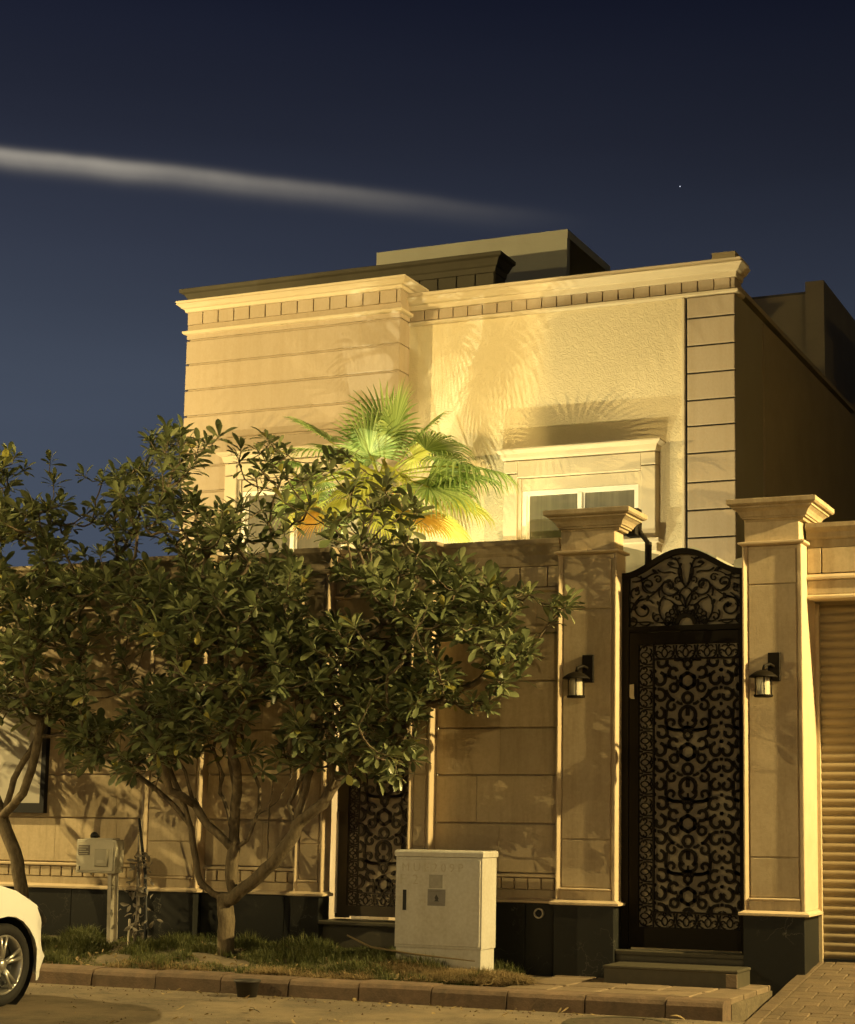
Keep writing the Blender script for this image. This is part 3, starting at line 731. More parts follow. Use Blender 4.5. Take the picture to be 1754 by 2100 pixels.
sg_ = Thing('small_gate', (-7.55, 14.9, .55), 'brown lattice side gate half hidden behind the white cabinet and tree', 'gate')
SY = 14.95
fr = MB(); fr.box(-8.018, -7.90, SY - .03, SY + .05, .555, 3.17); fr.box(-7.26, -7.142, SY - .03, SY + .05, .555, 3.17); fr.box(-7.90, -7.26, SY - .03, SY + .05, 3.05, 3.17); fr.box(-7.90, -7.26, SY - .03, SY + .05, .575, .67)
sg_.part(fr, 'gate_frame', BROWNM)
sg_.part(border(-7.90, -7.80, .67, 3.05, SY - .012, .02), 'side_border', BROWNM)
sg_.part(border(-7.80, -7.26, .67, .79, SY - .012, .02, True), 'bottom_border', BROWNM)
sg_.part(field(-7.80, -7.26, .79, 3.05, -7.53, 1.5, .622, SY - .014, .022), 'lattice', BROWNM)
sg_.part(MB().box(-7.90, -7.26, SY + .012, SY + .018, .67, 3.05), 'privacy_sheet', BACK2)
sg_.part(MB().tube([(-8.0, SY - .05, .60), (-8.0, SY - .05, 1.55)], .012, 8), 'side_pipe', PIPE)
stp = Thing('side_gate_step', (-7.6, 14.7, .2), 'dark stone sill with pale nosing below the brown side gate', 'step')
stp.part(MB().stack(-8.015, -7.145, 14.62, 14.98, [(0, .505), (.02, .512), (.02, .535), (0, .545)], (0, 0, 1, 0)), 'sill', STEPM)
stp.part(MB().box(-8.02, -7.14, 14.70, 14.98, .1, .505), 'riser', STEPM)
# main entrance steps
es = Thing('entrance_steps', (-4.5, 14.4, .145), 'two low dark stone steps in front of the tall black gate', 'steps')
es.part(MB().stack(-5.115, -3.97, 14.66, 14.86, [(-.004, .30), (-.004, .348), (.015, .350), (.018, .378), (.010, .385)], (0, 0, 1, 0)), 'threshold', STEPM)
es.part(MB().box(-5.115, -3.97, 14.675, 14.86, .10, .30), 'riser', STEPM)
es.part(MB().stack(-5.06, -3.91, 14.21, 14.62, [(0, .145), (0, .262), (.008, .270), (.008, .284), (0, .290)], (1, 1, 1, 0)), 'lower_step', STEPM)
es.part(MB().block(-4.00, -3.905, 14.198, 14.206, .15, .258, .003), 'repaired_corner', PAVE)

# ------------------------------------------------------------------ wall lanterns
def lantern(x, zc, yw, label):
    T = Thing('wall_lantern', (x, yw, zc), label, 'wall lamp', 'dark metal wall lanterns with glass cylinders')
    T.part(MB().block(x - .005, x + .10, yw - .028, yw, zc + .145, zc + .39, .004), 'back_plate', BLACKM)
    y = yw - .165; xb = x - .01
    T.part(MB().tube([(x + .045, yw - .02, zc + .27), (x + .03, yw - .09, zc + .285), (xb + .01, y, zc + .265), (xb, y, zc + .225)], .013, 8), 'arm', BLACKM, smooth=True)
    T.part(MB().lathe([(.001, .232), (.03, .228), (.072, .212), (.108, .186), (.122, .172), (.122, .166), (.104, .168), (.06, .17), (.001, .17)], (xb, y, zc), 24), 'shade', BLACKM, smooth=True)
    T.part(MB().lathe([(.001, .0), (.078, .0), (.082, .008), (.082, .018), (.05, .02), (.001, .02)], (xb, y, zc), 24), 'base', BLACKM)
    T.part(MB().lathe([(.056, .02), (.056, .168)], (xb, y, zc), 20), 'glass_cylinder', LGLASS, smooth=True)
    for k in range(4):
        an = math.radians(20 + 90 * k); T.part(MB().tube([(xb + .068 * math.cos(an), y + .068 * math.sin(an), zc + .018), (xb + .068 * math.cos(an), y + .068 * math.sin(an), zc + .170)], .0055, 6), 'guard_rod', BLACKM)
    return T
lantern(-5.43, 2.565, 14.668, 'dark wall lantern on the pillar left of the tall gate')
lantern(-3.735, 2.545, 14.668, 'dark wall lantern on the pillar beside the garage shutter')
lantern(-6.27, 2.80, 14.775, 'wall lantern on the street wall mostly hidden behind the tree leaves')

# notice board, conduit
nbd = Thing('notice_board', (-11.9, WY, 1.5), 'large pale board in a dark frame fixed on the wall at the far left', 'board')
nbd.part(MB().box(-12.7, -11.32, 14.735, 14.775, 1.60, 2.62), 'panel', BOARD)
f_ = MB(); f_.box(-11.33, -11.275, 14.72, 14.778, 1.50, 2.72); f_.box(-12.75, -11.331, 14.72, 14.778, 1.50, 1.60); f_.box(-12.75, -11.331, 14.72, 14.778, 2.62, 2.72)
nbd.part(f_, 'frame', DARK)
cd = Thing('wall_conduit', (-10.11, 14.75, .8), 'thin white conduit pipe running down the wall left of the first pilaster', 'pipe')
cd.part(MB().tube([(-10.10, 14.752, .80), (-10.10, 14.752, 2.1)], .013, 8), 'pipe', PIPE)
cd.part(MB().block(-10.24, -10.20, 14.74, 14.78, 1.80, 1.90), 'junction_box', PIPE)

# ------------------------------------------------------------------ utility cabinet
cb = Thing('utility_cabinet', (-6.51, 14.15, .2), 'large off-white street utility cabinet with a warning sticker and recessed handle', 'cabinet')
cx0, cx1, cy0, cy1 = -6.925, -6.10, 14.0, 14.31
cb.part(MB().stack(cx0, cx1, cy0, cy1, [(0, .385), (0, 1.158)]), 'body', CAB)
cb.part(MB().stack(cx0 + .01, cx1 - .01, cy0 + .012, cy1 - .01, [(0, .15), (0, .384)]), 'plinth', CAB)
cb.part(MB().stack(cx0, cx1, cy0, cy1, [(-.004, 1.160), (.010, 1.164), (.012, 1.20), (.006, 1.212), (-.006, 1.218)]), 'lid', CAB)
door = cb.part(MB().block(cx0 + .016, cx1 - .016, cy0 - .008, cy0 - .001, .405, 1.140, .003), 'door', CAB)
hb = MB(); hb.box(cx0 + .066, cx0 + .124, cy0 - .0135, cy0 - .0085, .69, .885)
hd = cb.sub(hb, 'handle_plate', CAB, door)
cb.sub(MB().box(cx0 + .078, cx0 + .112, cy0 - .0165, cy0 - .014, .70, .875), 'handle_recess', DARK, door)
cb.sub(MB().box(-6.600, -6.470, cy0 - .0105, cy0 - .0085, .895, 1.01), 'faded_sticker', mat('worn sticker', (.34, .315, .26), .6, noise=.6, nscale=30), door)
stk = cb.sub(MB().box(-6.610, -6.440, cy0 - .0115, cy0 - .0085, .745, .885), 'warning_sticker', mat('grey sticker', (.22, .205, .185), .6, noise=.5, nscale=40), door)
def text(body, size, m_, loc, rot=(math.pi / 2, 0, 0), par=None, name='lettering', ext=.0008):
    cu = bpy.data.curves.new(name, 'FONT'); cu.body = body; cu.size = size; cu.extrude = ext; cu.align_x = 'LEFT'
    cu.space_line = .9
    o = bpy.data.objects.new(name, cu); COL.objects.link(o); o.location = loc; o.rotation_euler = rot
    dg = bpy.context.evaluated_depsgraph_get(); me = bpy.data.meshes.new_from_object(o.evaluated_get(dg)); mw = o.matrix_world.copy()
    me.transform(Matrix.LocRotScale(Vector(loc), __import__('mathutils').Euler(rot), None))
    bpy.data.objects.remove(o); o2 = bpy.data.objects.new(name, me); me.materials.clear(); me.materials.append(m_); COL.objects.link(o2)
    if par: o2.parent = par
    o2['kind'] = 'stuff'
    return o2
text('M U E 2 0 9 P', .105, FADED, (-6.87, cy0 - .0088, 1.035), par=door)
text('F  2', .12, FADED, (-6.885, cy0 - .0088, .925), par=door)
bf = MB(); c0 = (-6.522, .812)                                   # dark flame-like pictogram on the sticker
bf.add([(c0[0] - .004, cy0 - .0128, c0[1] + .030), (c0[0] + .018, cy0 - .0128, c0[1] - .004), (c0[0] + .012, cy0 - .0128, c0[1] - .02), (c0[0] + .024, cy0 - .0128, c0[1] - .030), (c0[0] - .026, cy0 - .0128, c0[1] - .030), (c0[0] - .012, cy0 - .0128, c0[1] - .018), (c0[0] - .02, cy0 - .0128, c0[1] + .002)], [(0, 6, 5, 4, 3, 2, 1)])
cb.sub(bf, 'pictogram', INK2, door)
for z_, w_ in ((.868, .12), (.862, .10), (.760, .13), (.772, .09)):
    cb.sub(MB().box(-6.595, -6.595 + w_, cy0 - .0125, cy0 - .0116, z_, z_ + .004), 'print_line', INK, door)

# ------------------------------------------------------------------ meter box on a post
mx = Thing('meter_box', (-10.0, 14.25, .25), 'pale meter box on a slanted metal post in front of the left wall', 'meter box')
mx.part(MB().stack(-10.46, -10.015, 14.2, 14.34, [(-.008, .936), (0, .944), (0, 1.246), (-.008, 1.254)]), 'box', METER)
md = mx.part(MB().block(-10.445, -10.03, 14.19, 14.199, .955, 1.235, .004), 'door', METER)
lb = mx.sub(MB().box(-10.43, -10.30, 14.1855, 14.1895, 1.105, 1.20), 'label_plate', INK, md)
lbw = MB()
for i, w_ in enumerate((.10, .11, .08, .105)): lbw.box(-10.422, -10.422 + w_, 14.183, 14.1852, 1.115 + i * .021, 1.121 + i * .021)
mx.sub(lbw, 'label_print', METER, md)
wn = mx.sub(MB().block(-10.235, -10.085, 14.168, 14.189, 1.0, 1.165, .008), 'meter_window', mat('meter window plastic', (.40, .37, .28), .3, spec=.6), md)
mx.sub(MB().box(-10.20, -10.12, 14.163, 14.1675, 1.03, 1.06), 'meter_scale', METER, md)
mx.part(MB().box(-10.415, -10.405, 14.184, 14.1895, .965, 1.0), 'latch_mark', DARK)
mx.part(MB().tube([(-10.30, 14.27, 1.253), (-10.30, 14.27, 1.272)], .016, 8), 'cable_gland', METER)
mx.part(MB().tube([(-10.33, 14.27, .936), (-10.33, 14.27, .91)], .010, 8), 'cable_gland', METER)
mx.part(MB().stack(-10.38, -10.06, 14.215, 14.33, [(0, 1.255), (0, 1.266)]), 'rain_lid', METER)
mx.part(MB().tube([(-10.47, 14.26, 1.065), (-10.50, 14.26, 1.07)], .012, 8), 'side_bolt', METER)
po = MB()
for (a_, b_) in (((-10.09, .935), (-10.05, .2)),):
    for (x0_, x1_, y0_, y1_) in ((-.024, .010, 14.235, 14.245), (.010, .016, 14.235, 14.30), (.016, .055, 14.29, 14.30)):
        po.add([(a_[0] + x0_, y0_, a_[1]), (a_[0] + x1_, y0_, a_[1]), (a_[0] + x1_, y1_, a_[1]), (a_[0] + x0_, y1_, a_[1]), (b_[0] + x0_ - .02, y0_, b_[1]), (b_[0] + x1_ - .02, y0_, b_[1]), (b_[0] + x1_ - .02, y1_, b_[1]), (b_[0] + x0_ - .02, y1_, b_[1])],
               [(0, 1, 2, 3), (7, 6, 5, 4), (4, 5, 1, 0), (5, 6, 2, 1), (6, 7, 3, 2), (7, 4, 0, 3)])
mx.part(po, 'post', POSTM)
cap_ = MB().lathe([(.001, 0), (.035, 0), (.04, .02), (.032, .042), (.014, .056), (.001, .058)], (-10.315, 14.27, 1.268), 12)
cap_.tube([(-10.30, 14.262, 1.30), (-10.265, 14.256, 1.292), (-10.235, 14.25, 1.276)], [.022, .014, .004], 8)
cap_.build('rubber_cap', DARK, smooth=True); tag(bpy.data.objects['rubber_cap'], 'small dark rounded lump resting on top of the meter box', 'cap')

# ------------------------------------------------------------------ house
HY = 20.0; LY = 19.7
H = Thing('house', (-9.3, 23, 0), 'two-storey beige villa with floodlit facade and moulded cornices behind the street wall', 'house')
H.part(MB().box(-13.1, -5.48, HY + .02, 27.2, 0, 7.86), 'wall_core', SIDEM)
H.part(MB().box(-13.06, -9.88, LY + .03, HY + .02, 0, 8.0), 'bay_core', HSTONE)
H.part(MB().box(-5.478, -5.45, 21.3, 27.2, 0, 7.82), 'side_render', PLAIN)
# parapet of right side wall
H.part(MB().box(-5.62, -5.482, HY + .30, 27.2, 7.955, 8.02), 'side_parapet', PLAIN)
# left bay: stone courses full width
jl = [8.03, 7.902, 7.562, 7.203, 6.839, 6.49, 6.14, 5.79, 5.44, 5.09, 4.74, 4.39, 4.04, 3.69, 3.0, 2.4]
wL = (-12.30, -10.30, 4.70, 6.10)      # opening of the left window
for i in range(1, len(jl) - 1):
    z1_, z0_ = jl[i] - .012, jl[i + 1] + .012
    segs = [(-13.1, -9.86)]
    if z0_ < wL[3] and z1_ > wL[2]: segs = [(-13.1, wL[0]), (wL[1], -9.86)]
    for a_, b_ in segs: H.part(MB().block(a_, b_, LY, LY + .30 if b_ > -9.9 else LY + .029, z0_, z1_, .012), 'stone_course', HSTONE)
H.part(MB().block(-13.1, -9.86, LY, LY + .30, jl[1] + .012, jl[0] - .03, .01), 'stone_course', HSTONE)
def cornice(T, x0, x1, y0, y1, zm, zd0, zd1, zt, dw, sides, pitch, endx=None, m1=HTRIM, m2=HSTONE, ov=.12):
    T.part(MB().stack(x0, x1, y0, y1, [(0, zm), (.03, zm + .008), (.045, zm + .02), (.045, zm + .048), (.012, zm + .062), (0, zm + .066)], sides), 'string_moulding', m1)
    T.part(MB().box(x0, x1, y0 + .03, y1, zm + .07, zd1), 'frieze_core', m2)
    x = x0 + .004
    while x < x1 - .03:
        T.part(MB().block(x, min(x + pitch - .014, x1), y0 + .002, y0 + .03, zd0, zd1, .006), 'dentil_block', m2); x += pitch
    h = zt - zd1
    T.part(MB().stack(x0, x1, y0, y1, [(0, zd1), (.02, zd1 + .004), (.03, zd1 + .05 * h / .2), (.034, zd1 + .3 * h), (.06, zd1 + .36 * h), (.085, zd1 + .52 * h), (.12, zd1 + .70 * h), (ov - .01, zd1 + .76 * h), (ov, zd1 + .80 * h), (ov, zt - .008), (ov - .01, zt)], sides), 'cornice', m1)
cornice(H, -13.1, -9.86, LY, HY + .3, 7.975, 8.12, 8.29, 8.44, .2, (1, 1, 1, 0), .245)
cornice(H, -9.86, -5.48, HY, HY + .3, 7.852, 7.925, 8.06, 8.28, .2, (0, 1, 1, 0), .206, ov=.10)
H.part(MB().box(-13.0, -5.6, HY + .3, 27.2, 7.86, 7.95), 'roof', PLAIN_D)
# right: stucco panel with raised border and quoins
H.part(MB().box(-9.86, -6.115, HY - .004, HY + .02, 0, 7.85), 'stucco_panel', STUCCO)
H.part(MB().block(-6.145, -6.105, HY - .035, HY + .02, 0, 7.85, .008), 'panel_bead', HTRIM)
H.part(MB().box(-6.104, -5.48, HY + .005, HY + .02, 0, 7.85), 'quoin_core', DARK)
jq = [7.852, 7.581, 7.233, 6.892, 6.553, 6.233, 5.897, 5.538, 5.199, 4.862, 4.52, 4.18, 3.84, 3.5, 3.1]
for i in range(len(jq) - 1):
    H.part(MB().block(-6.075, -5.478, HY - .03, HY + .005, jq[i + 1] + .010, jq[i] - .010, .008), 'quoin_block', HSTONE)
# windows
def window(T, x0, x1, zt, zbot, yf, dep=.20):
    """moulded surround x0..x1 outer, top at zt"""
    w = .185
    T.part(MB().stack(x0 + .0, x1 - .0, yf - dep + .06, yf, [(0, zt - .135), (.012, zt - .12), (.02, zt - .10), (.03, zt - .06), (.05, zt - .05), (.075, zt - .03), (.085, zt - .022), (.085, zt - .004), (.075, zt)], (1, 1, 1, 0)), 'window_cornice', HTRIM)
    T.part(MB().block(x0 + w, x1 - w, yf - dep + .075, yf, zt - .36, zt - .145, .008), 'lintel_stone', HTRIM)
    for sg, a_ in ((1, x0), (-1, x1)):
        e_ = a_ + sg * w; lo, hi = min(a_, e_), max(a_, e_)
        T.part(MB().block(lo, hi, yf - dep + .07, yf, zt - .30, zt - .145, .008), 'corner_stone', HTRIM)
        T.part(MB().block(lo, hi, yf - dep + .07, yf, zbot, zt - .312, .008), 'jamb_stone', HTRIM)
        q_ = a_ + sg * (w + .045); lo2, hi2 = min(e_ + sg * .004, q_), max(e_ + sg * .004, q_)
        T.part(MB().box(lo2, hi2, yf - dep + .11, yf, zbot, zt - .37), 'inner_reveal', HTRIM)
    T.part(MB().stack(x0 - .01, x1 + .01, yf - dep + .05, yf, [(0, zbot - .16), (.02, zbot - .15), (.02, zbot - .06), (.05, zbot - .05), (.05, zbot - .002)], (1, 1, 1, 0)), 'sill', HTRIM)
    T.part(MB().box(x0 + w + .05, x1 - w - .05, yf - dep + .13, yf, zt - .52, zt - .37), 'shutter_box', HTRIM)
    fx0, fx1, fz1, fz0 = x0 + w + .05, x1 - w - .05, zt - .525, zbot
    fr_ = MB(); t = .055; yy0, yy1 = yf - dep + .14, yf - .004
    fr_.box(fx0, fx0 + t, yy0, yy1, fz0, fz1); fr_.box(fx1 - t, fx1, yy0, yy1, fz0, fz1); fr_.box(fx0 + t, fx1 - t, yy0, yy1, fz1 - t, fz1); fr_.box(fx0 + t, fx1 - t, yy0, yy1, fz0, fz0 + t)
    mid = (fx0 + fx1) / 2; fr_.box(mid - .028, mid + .028, yy0 - .006, yy1, fz0 + t, fz1 - t)
    fo = T.part(fr_, 'window_frame', WHITEM)
    for a_, b_ in ((fx0 + t, mid - .028), (mid + .028, fx1 - t)):
        T.sub(MB().box(a_, b_, yf - .035, yf - .03, fz0 + t, fz1 - t), 'pane', GLASS, fo)
        T.sub(MB().box(a_, a_ + .03, yf - .05, yf - .036, fz0 + t, fz1 - t), 'sash', WHITEM, fo)
window(H, -8.44, -6.44, 6.075, 4.86, HY - .005, .22)
window(H, -12.32, -10.30, 6.25, 4.72, LY - .003, .22)
# rooftop: rear parapet with the same cornice, stair room, chimney
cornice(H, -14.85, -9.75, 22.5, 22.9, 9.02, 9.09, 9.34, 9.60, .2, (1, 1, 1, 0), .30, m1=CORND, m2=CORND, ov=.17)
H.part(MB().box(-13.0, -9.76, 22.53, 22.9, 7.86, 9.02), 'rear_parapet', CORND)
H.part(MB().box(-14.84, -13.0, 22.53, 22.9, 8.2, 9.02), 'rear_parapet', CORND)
s_ = Thing.part
srm = MB(); srm.box(-12.45, -9.35, 24, 24.12, 7.95, 10.28); srm.box(-12.45, -9.19, 25.8, 25.95, 7.95, 10.28); srm.box(-12.45, -12.3, 24.12, 25.8, 7.95, 10.28)
srm.box(-9.35, -9.20, 24, 24.12, 7.95, 10.28)
H.part(srm, 'stair_room_wall', ROOFBOX)
H.part(MB().box(-12.449, -9.191, 24.001, 25.949, 10.281, 10.41), 'stair_room_roof', ROOFBOX)
H.part(MB().box(-10.2, -10.1, 24.12, 25.8, 7.95, 10.28), 'stair_room_inner_wall', PLAIN)
H.part(MB().stack(-6.02, -5.77, 21, 21.3, [(0, 7.95), (0, 8.62), (.03, 8.63), (.03, 8.72), (0, 8.73)]), 'chimney', PLAIN)
# building behind, right
nbk = Thing('rear_building', (-5.5, 31, 0), 'dark unlit block rising behind the right side of the villa', 'building')
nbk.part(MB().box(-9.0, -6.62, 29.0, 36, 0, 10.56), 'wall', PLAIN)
nbk.part(MB().box(-6.62, -6.30, 28.7, 36, 0, 10.68), 'stair_tower', PLAIN)
nbk.part(MB().box(-8.95, -6.65, 29.06, 36, 10.561, 10.62), 'roof', PLAIN_D)
nx_ = Thing('shading_house', (3.0, 24, 0), 'plain unseen house beyond the garage, added to shade the villa side wall', 'house')  # added out of view to keep the street lamp off the villa's side
nx_.part(MB().box(-1.2, 9, 16.6, 34, 0, 9.2), 'wall', PLAIN)
nx_.part(MB().box(-1.3, 9.1, 16.5, 34.1, 9.201, 9.4), 'roof', PLAIN_D)
# porch slab behind gate and black floodlight arm
pc = Thing('porch_canopy', (-4.4, 16.3, 3.4), 'small grey porch canopy just above the arched gate top', 'canopy')
pc.part(MB().add([(-5.10, 16.0, 3.95), (-4.81, 16.0, 4.115), (-4.58, 16.0, 4.0), (-4.58, 16.0, 3.3), (-5.10, 16.0, 3.3), (-5.10, 16.6, 3.95), (-4.81, 16.6, 4.115), (-4.58, 16.6, 4.0), (-4.58, 16.6, 3.3), (-5.10, 16.6, 3.3)],
                 [(0, 4, 3, 2, 1), (5, 6, 7, 8, 9), (0, 1, 6, 5), (1, 2, 7, 6), (2, 3, 8, 7), (4, 0, 5, 9)]), 'slab', ROOFBOX)
for a_, b_, c_ in ((-5.46, -5.02, 3.98), (-4.30, -3.85, 3.90)):
    pc.part(MB().add([(a_, 15.6, c_ + .12 * (a_ < -5)), (b_, 15.6, c_ + .12 * (a_ > -5)), (b_, 15.6, 3.3), (a_, 15.6, 3.3), (a_, 15.75, c_ + .12 * (a_ < -5)), (b_, 15.75, c_ + .12 * (a_ > -5)), (b_, 15.75, 3.3), (a_, 15.75, 3.3)],
                     [(0, 3, 2, 1), (4, 5, 6, 7), (0, 1, 5, 4), (1, 2, 6, 5), (3, 0, 4, 7)]), 'side_cheek', ROOFBOX)
al = Thing('lamp_arm', (-5.0, 15.2, 3.6), 'black bent metal lamp arm rising behind the gate beside the left capital', 'lamp')
al.part(MB().tube([(-5.0, 15.2, 3.5), (-5.0, 15.2, 4.04)], .032, 10), 'post', BLACKM)
al.part(MB().tube([(-5.0, 15.2, 4.03), (-5.07, 15.2, 4.12), (-5.14, 15.2, 4.27)], .022, 8), 'arm', BLACKM)
al.part(MB().block(-5.20, -5.09, 15.14, 15.28, 4.10, 4.36, .02), 'lamp_head', BLACKM)

# ------------------------------------------------------------------ star
sd = Vector((-.27634845, .89546368, .34896466)).normalized() * 1500
em = bpy.data.materials.new('star glow'); em.use_nodes = True; b_ = em.node_tree.nodes['Principled BSDF']
b_.inputs['Base Color'].default_value = (0, 0, 0, 1); b_.inputs['Emission Color'].default_value = (.8, .85, 1, 1); b_.inputs['Emission Strength'].default_value = 1.2
st_ = MB().lathe([(.001, -.45), (.32, -.32), (.45, 0), (.32, .32), (.001, .45)], tuple(sd + Vector((0, 0, 1.5))), 8).build('star', em)
tag(st_, kind='structure')

# ------------------------------------------------------------------ car
def build_car():
    T = Thing('parked_car', (-9.9, 9.8, 0), 'white car nose at the left edge, parked facing the kerb', 'car')
    XR = -9.0; XL = -10.78; XC = (XR + XL) / 2
    hubY, hubZ, ra = 11.39, .325, .372
    rearY = 8.70
    # stations along y from tail to nose
    S = [7.55, 7.62, 7.8, 8.1, 8.33, 8.45, 8.6, 8.70, 8.8, 8.95, 9.07, 9.3, 9.8, 10.3, 10.7, 11.0, 11.02, 11.06, 11.12, 11.2, 11.3, 11.39, 11.48, 11.58, 11.66, 11.72, 11.75, 11.765, 11.80, 11.84, 11.88, 11.92, 11.98, 12.04, 12.09, 12.12]
    def half(y_):   # plan half width
        w = .89
        if y_ > 11.62: t = (y_ - 11.62) / .5; w = .89 - .055 * t - .80 * max(0, t) ** 3.2 * .9
        if y_ < 7.9: t = (7.9 - y_) / .35; w -= .12 * t * t
        return max(w, .05)
    def ztop(y_):
        P = [(7.5, .80), (7.7, .98), (8.4, 1.02), (9.8, .98), (10.6, .985), (11.0, .975), (11.26, .945), (11.5, .885), (11.73, .765), (11.88, .60), (12.0, .50), (12.13, .44)]
        for (a_, b_), (c_, d_) in zip(P, P[1:]):
            if y_ <= c_: return b_ + (d_ - b_) * (y_ - a_) / (c_ - a_)
        return P[-1][1]
    def zbot(y_):
        z = .17
        if y_ > 11.8: z = .19 + .05 * (y_ - 11.8)
        for hy in (hubY, rearY):
            d = abs(y_ - hy)
            if d < ra: z = max(z, hubZ + math.sqrt(ra * ra - d * d))
        return z
    for side, name in ((1, 'side_panel'), (-1, 'side_panel')):
        mb = MB(); n = 8; vs = []; fs = []
        for i, y_ in enumerate(S):
            hw = half(y_); zb_, zt_ = zbot(y_), ztop(y_)
            for k in range(n + 1):
                t = k / n; z_ = zb_ + (zt_ - zb_) * t
                # cross-section bulge, crease near bumper lip
                h = (z_ - .17) / .8; bul = -.05 * max(0, h - .62) ** 1.5 * 3 - .03 * max(0, .25 - h) + .006 * math.sin(h * 9)
                lip = .035 * math.exp(-((z_ - .345) / .05) ** 2) * smoothstep((y_ - 11.75) / .12)
                vs.append((XC + side * (hw + bul + lip * .3), y_ + lip + .30 * max(0, y_ - 11.62), z_))
        for i in range(len(S) - 1):
            for k in range(n):
                a_ = i * (n + 1) + k; q_ = (a_, a_ + n + 1, a_ + n + 2, a_ + 1); fs.append(q_ if side > 0 else q_[::-1])
        T.part(mb.add(vs, fs), name, CARP, smooth=True)
    # hood and boot tops
    for (ya, yb_, name) in ((10.7, 12.12, 'bonnet'), (7.55, 8.33, 'boot_lid')):
        SS = [y_ for y_ in S if ya - .001 <= y_ <= yb_ + .001]; n = 12; vs = []; fs = []
        for y_ in SS:
            hw = half(y_); z_ = ztop(y_); h = (z_ - .17) / .8; bul = -.05 * max(0, h - .62) ** 1.5 * 3 + .006 * math.sin(h * 9)
            for k in range(n + 1):
                u_ = -1 + 2 * k / n; vs.append((XC + u_ * (hw + bul), y_ + .30 * max(0, y_ - 11.62), z_ + .055 * (1 - u_ * u_) ** .7 * smoothstep((12.2 - y_) / .5)))
        for i in range(len(SS) - 1):
            for k in range(n): a_ = i * (n + 1) + k; fs.append((a_, a_ + 1, a_ + n + 2, a_ + n + 1))
        T.part(MB().add(vs, fs), name, CARP, smooth=True)
    # front closing (bumper centre)
    T.part(MB().box(XC - .05, XC + .05, 12.10, 12.26, .2, .44), 'bumper_centre', CARP)
    # cabin
    cb_ = [(8.33, 1.0, .86), (8.6, 1.2, .78), (9.0, 1.40, .66), (9.5, 1.46, .62), (10.0, 1.40, .64), (10.4, 1.22, .72), (10.75, .98, .82)]
    vs = []; fs = []
    for y_, z_, hw in cb_: vs += [(XC + .86, y_, .96), (XC + hw, y_, z_), (XC + hw * .5, y_, z_ + .03), (XC - hw * .5, y_, z_ + .03), (XC - hw, y_, z_), (XC - .86, y_, .96)]
    for i in range(len(cb_) - 1):
        for k in range(5): a_ = i * 6 + k; fs.append((a_, a_ + 1, a_ + 7, a_ + 6))
    T.part(MB().add(vs, fs), 'cabin', CARGL, smooth=True)
    T.part(MB().stack(XC - .58, XC + .58, 9.1, 9.9, [(0, 1.47), (-.03, 1.495)]), 'roof', CARP)
    T.part(MB().box(XC - .80, XC + .80, 7.7, 11.0, .18, .90), 'underbody', DARK)
    # inner arches
    for hy in (hubY, rearY):
        for s in (1, -1):
            T.part(MB().lathe([(ra - .004, 0), (ra - .004, .28), (.001, .28)], (XC + s * .87 - (.28 if s > 0 else 0), hy, hubZ), 24, 'x') if s < 0 else MB().lathe([(ra - .004, 0), (ra - .004, -.28), (.001, -.28)], (XC + s * .865, hy, hubZ), 24, 'x'), 'wheel_arch', DARK)
    # headlamp on the near corner
    hl = [(.0, 11.70, .765), (.0, 11.80, .685), (-.10, 11.93, .56), (-.20, 12.0, .53), (-.30, 12.02, .55), (-.16, 11.86, .69)]
    T.part(MB().tube([(XR - .03, 11.73, .775), (XR - .035, 11.83, .705), (XR - .10, 11.945, .63), (XR - .25, 12.06, .56)], [.004, .018, .034, .03], 10), 'headlight', DARK, smooth=True)
    for hy in (hubY, rearY):
        for s in (1, -1):
            xo = XC + s * .865
            w = T.part(MB().lathe([(.22, -.10 * s), (.30, -.10 * s), (.318, -.08 * s), (.32, -.02 * s), (.312, 0), (.295, .012 * s), (.262, .014 * s), (.240, .004 * s), (.228, -.01 * s)], (xo, hy, hubZ - .004), 40, 'x'), 'wheel', TYRE, smooth=True)
            rm = MB().lathe([(.232, -.006 * s), (.226, .004 * s), (.215, -.004 * s), (.205, -.05 * s), (.20, -.09 * s)], (xo, hy, hubZ - .004), 40, 'x')
            T.sub(rm, 'rim', RIMM, w, smooth=True)
            w2 = MB().lathe([(.001, -.085 * s), (.215, -.085 * s)], (xo, hy, hubZ - .004), 24, 'x'); T.sub(w2, 'brake_disc', DARK, w)
            sp = MB()
            for k in range(5):
                for dd in (-.16, .16):
                    an = 2 * math.pi * k / 5 + .35 + dd; a2 = 2 * math.pi * k / 5 + .35 + dd * .35
                    p0 = Vector((xo - .028 * s, hy + .04 * math.cos(a2), hubZ - .004 + .04 * math.sin(a2))); p1 = Vector((xo - .008 * s, hy + .218 * math.cos(an), hubZ - .004 + .218 * math.sin(an)))
                    sp.tube([p0, (p0 + p1) / 2 + Vector((.004 * s, 0, 0)), p1], [.022, .015, .016], 6)
            sp.lathe([(.001, .006 * s), (.03, .004 * s), (.05, -.012 * s), (.055, -.05 * s)], (xo, hy, hubZ - .004), 16, 'x')
            T.sub(sp, 'spokes', RIMM, w, smooth=True)
    return T
build_car()

# ------------------------------------------------------------------ flower pot + litter
ptT = MB().lathe([(.001, .006), (.062, .006), (.066, .0), (.080, .0), (.100, .118), (.112, .120), (.114, .138), (.104, .140), (.095, .12), (.074, .03), (.001, .03)], (-7.78, 12.98, .003), 24)
tag(ptT.build('flower_pot', mat('black plastic pot', (.045, .040, .032), .6, noise=.4, nscale=15), smooth=True), 'empty dark plastic flower pot standing on the road by the kerb', 'flower pot')

from mathutils import noise as mn
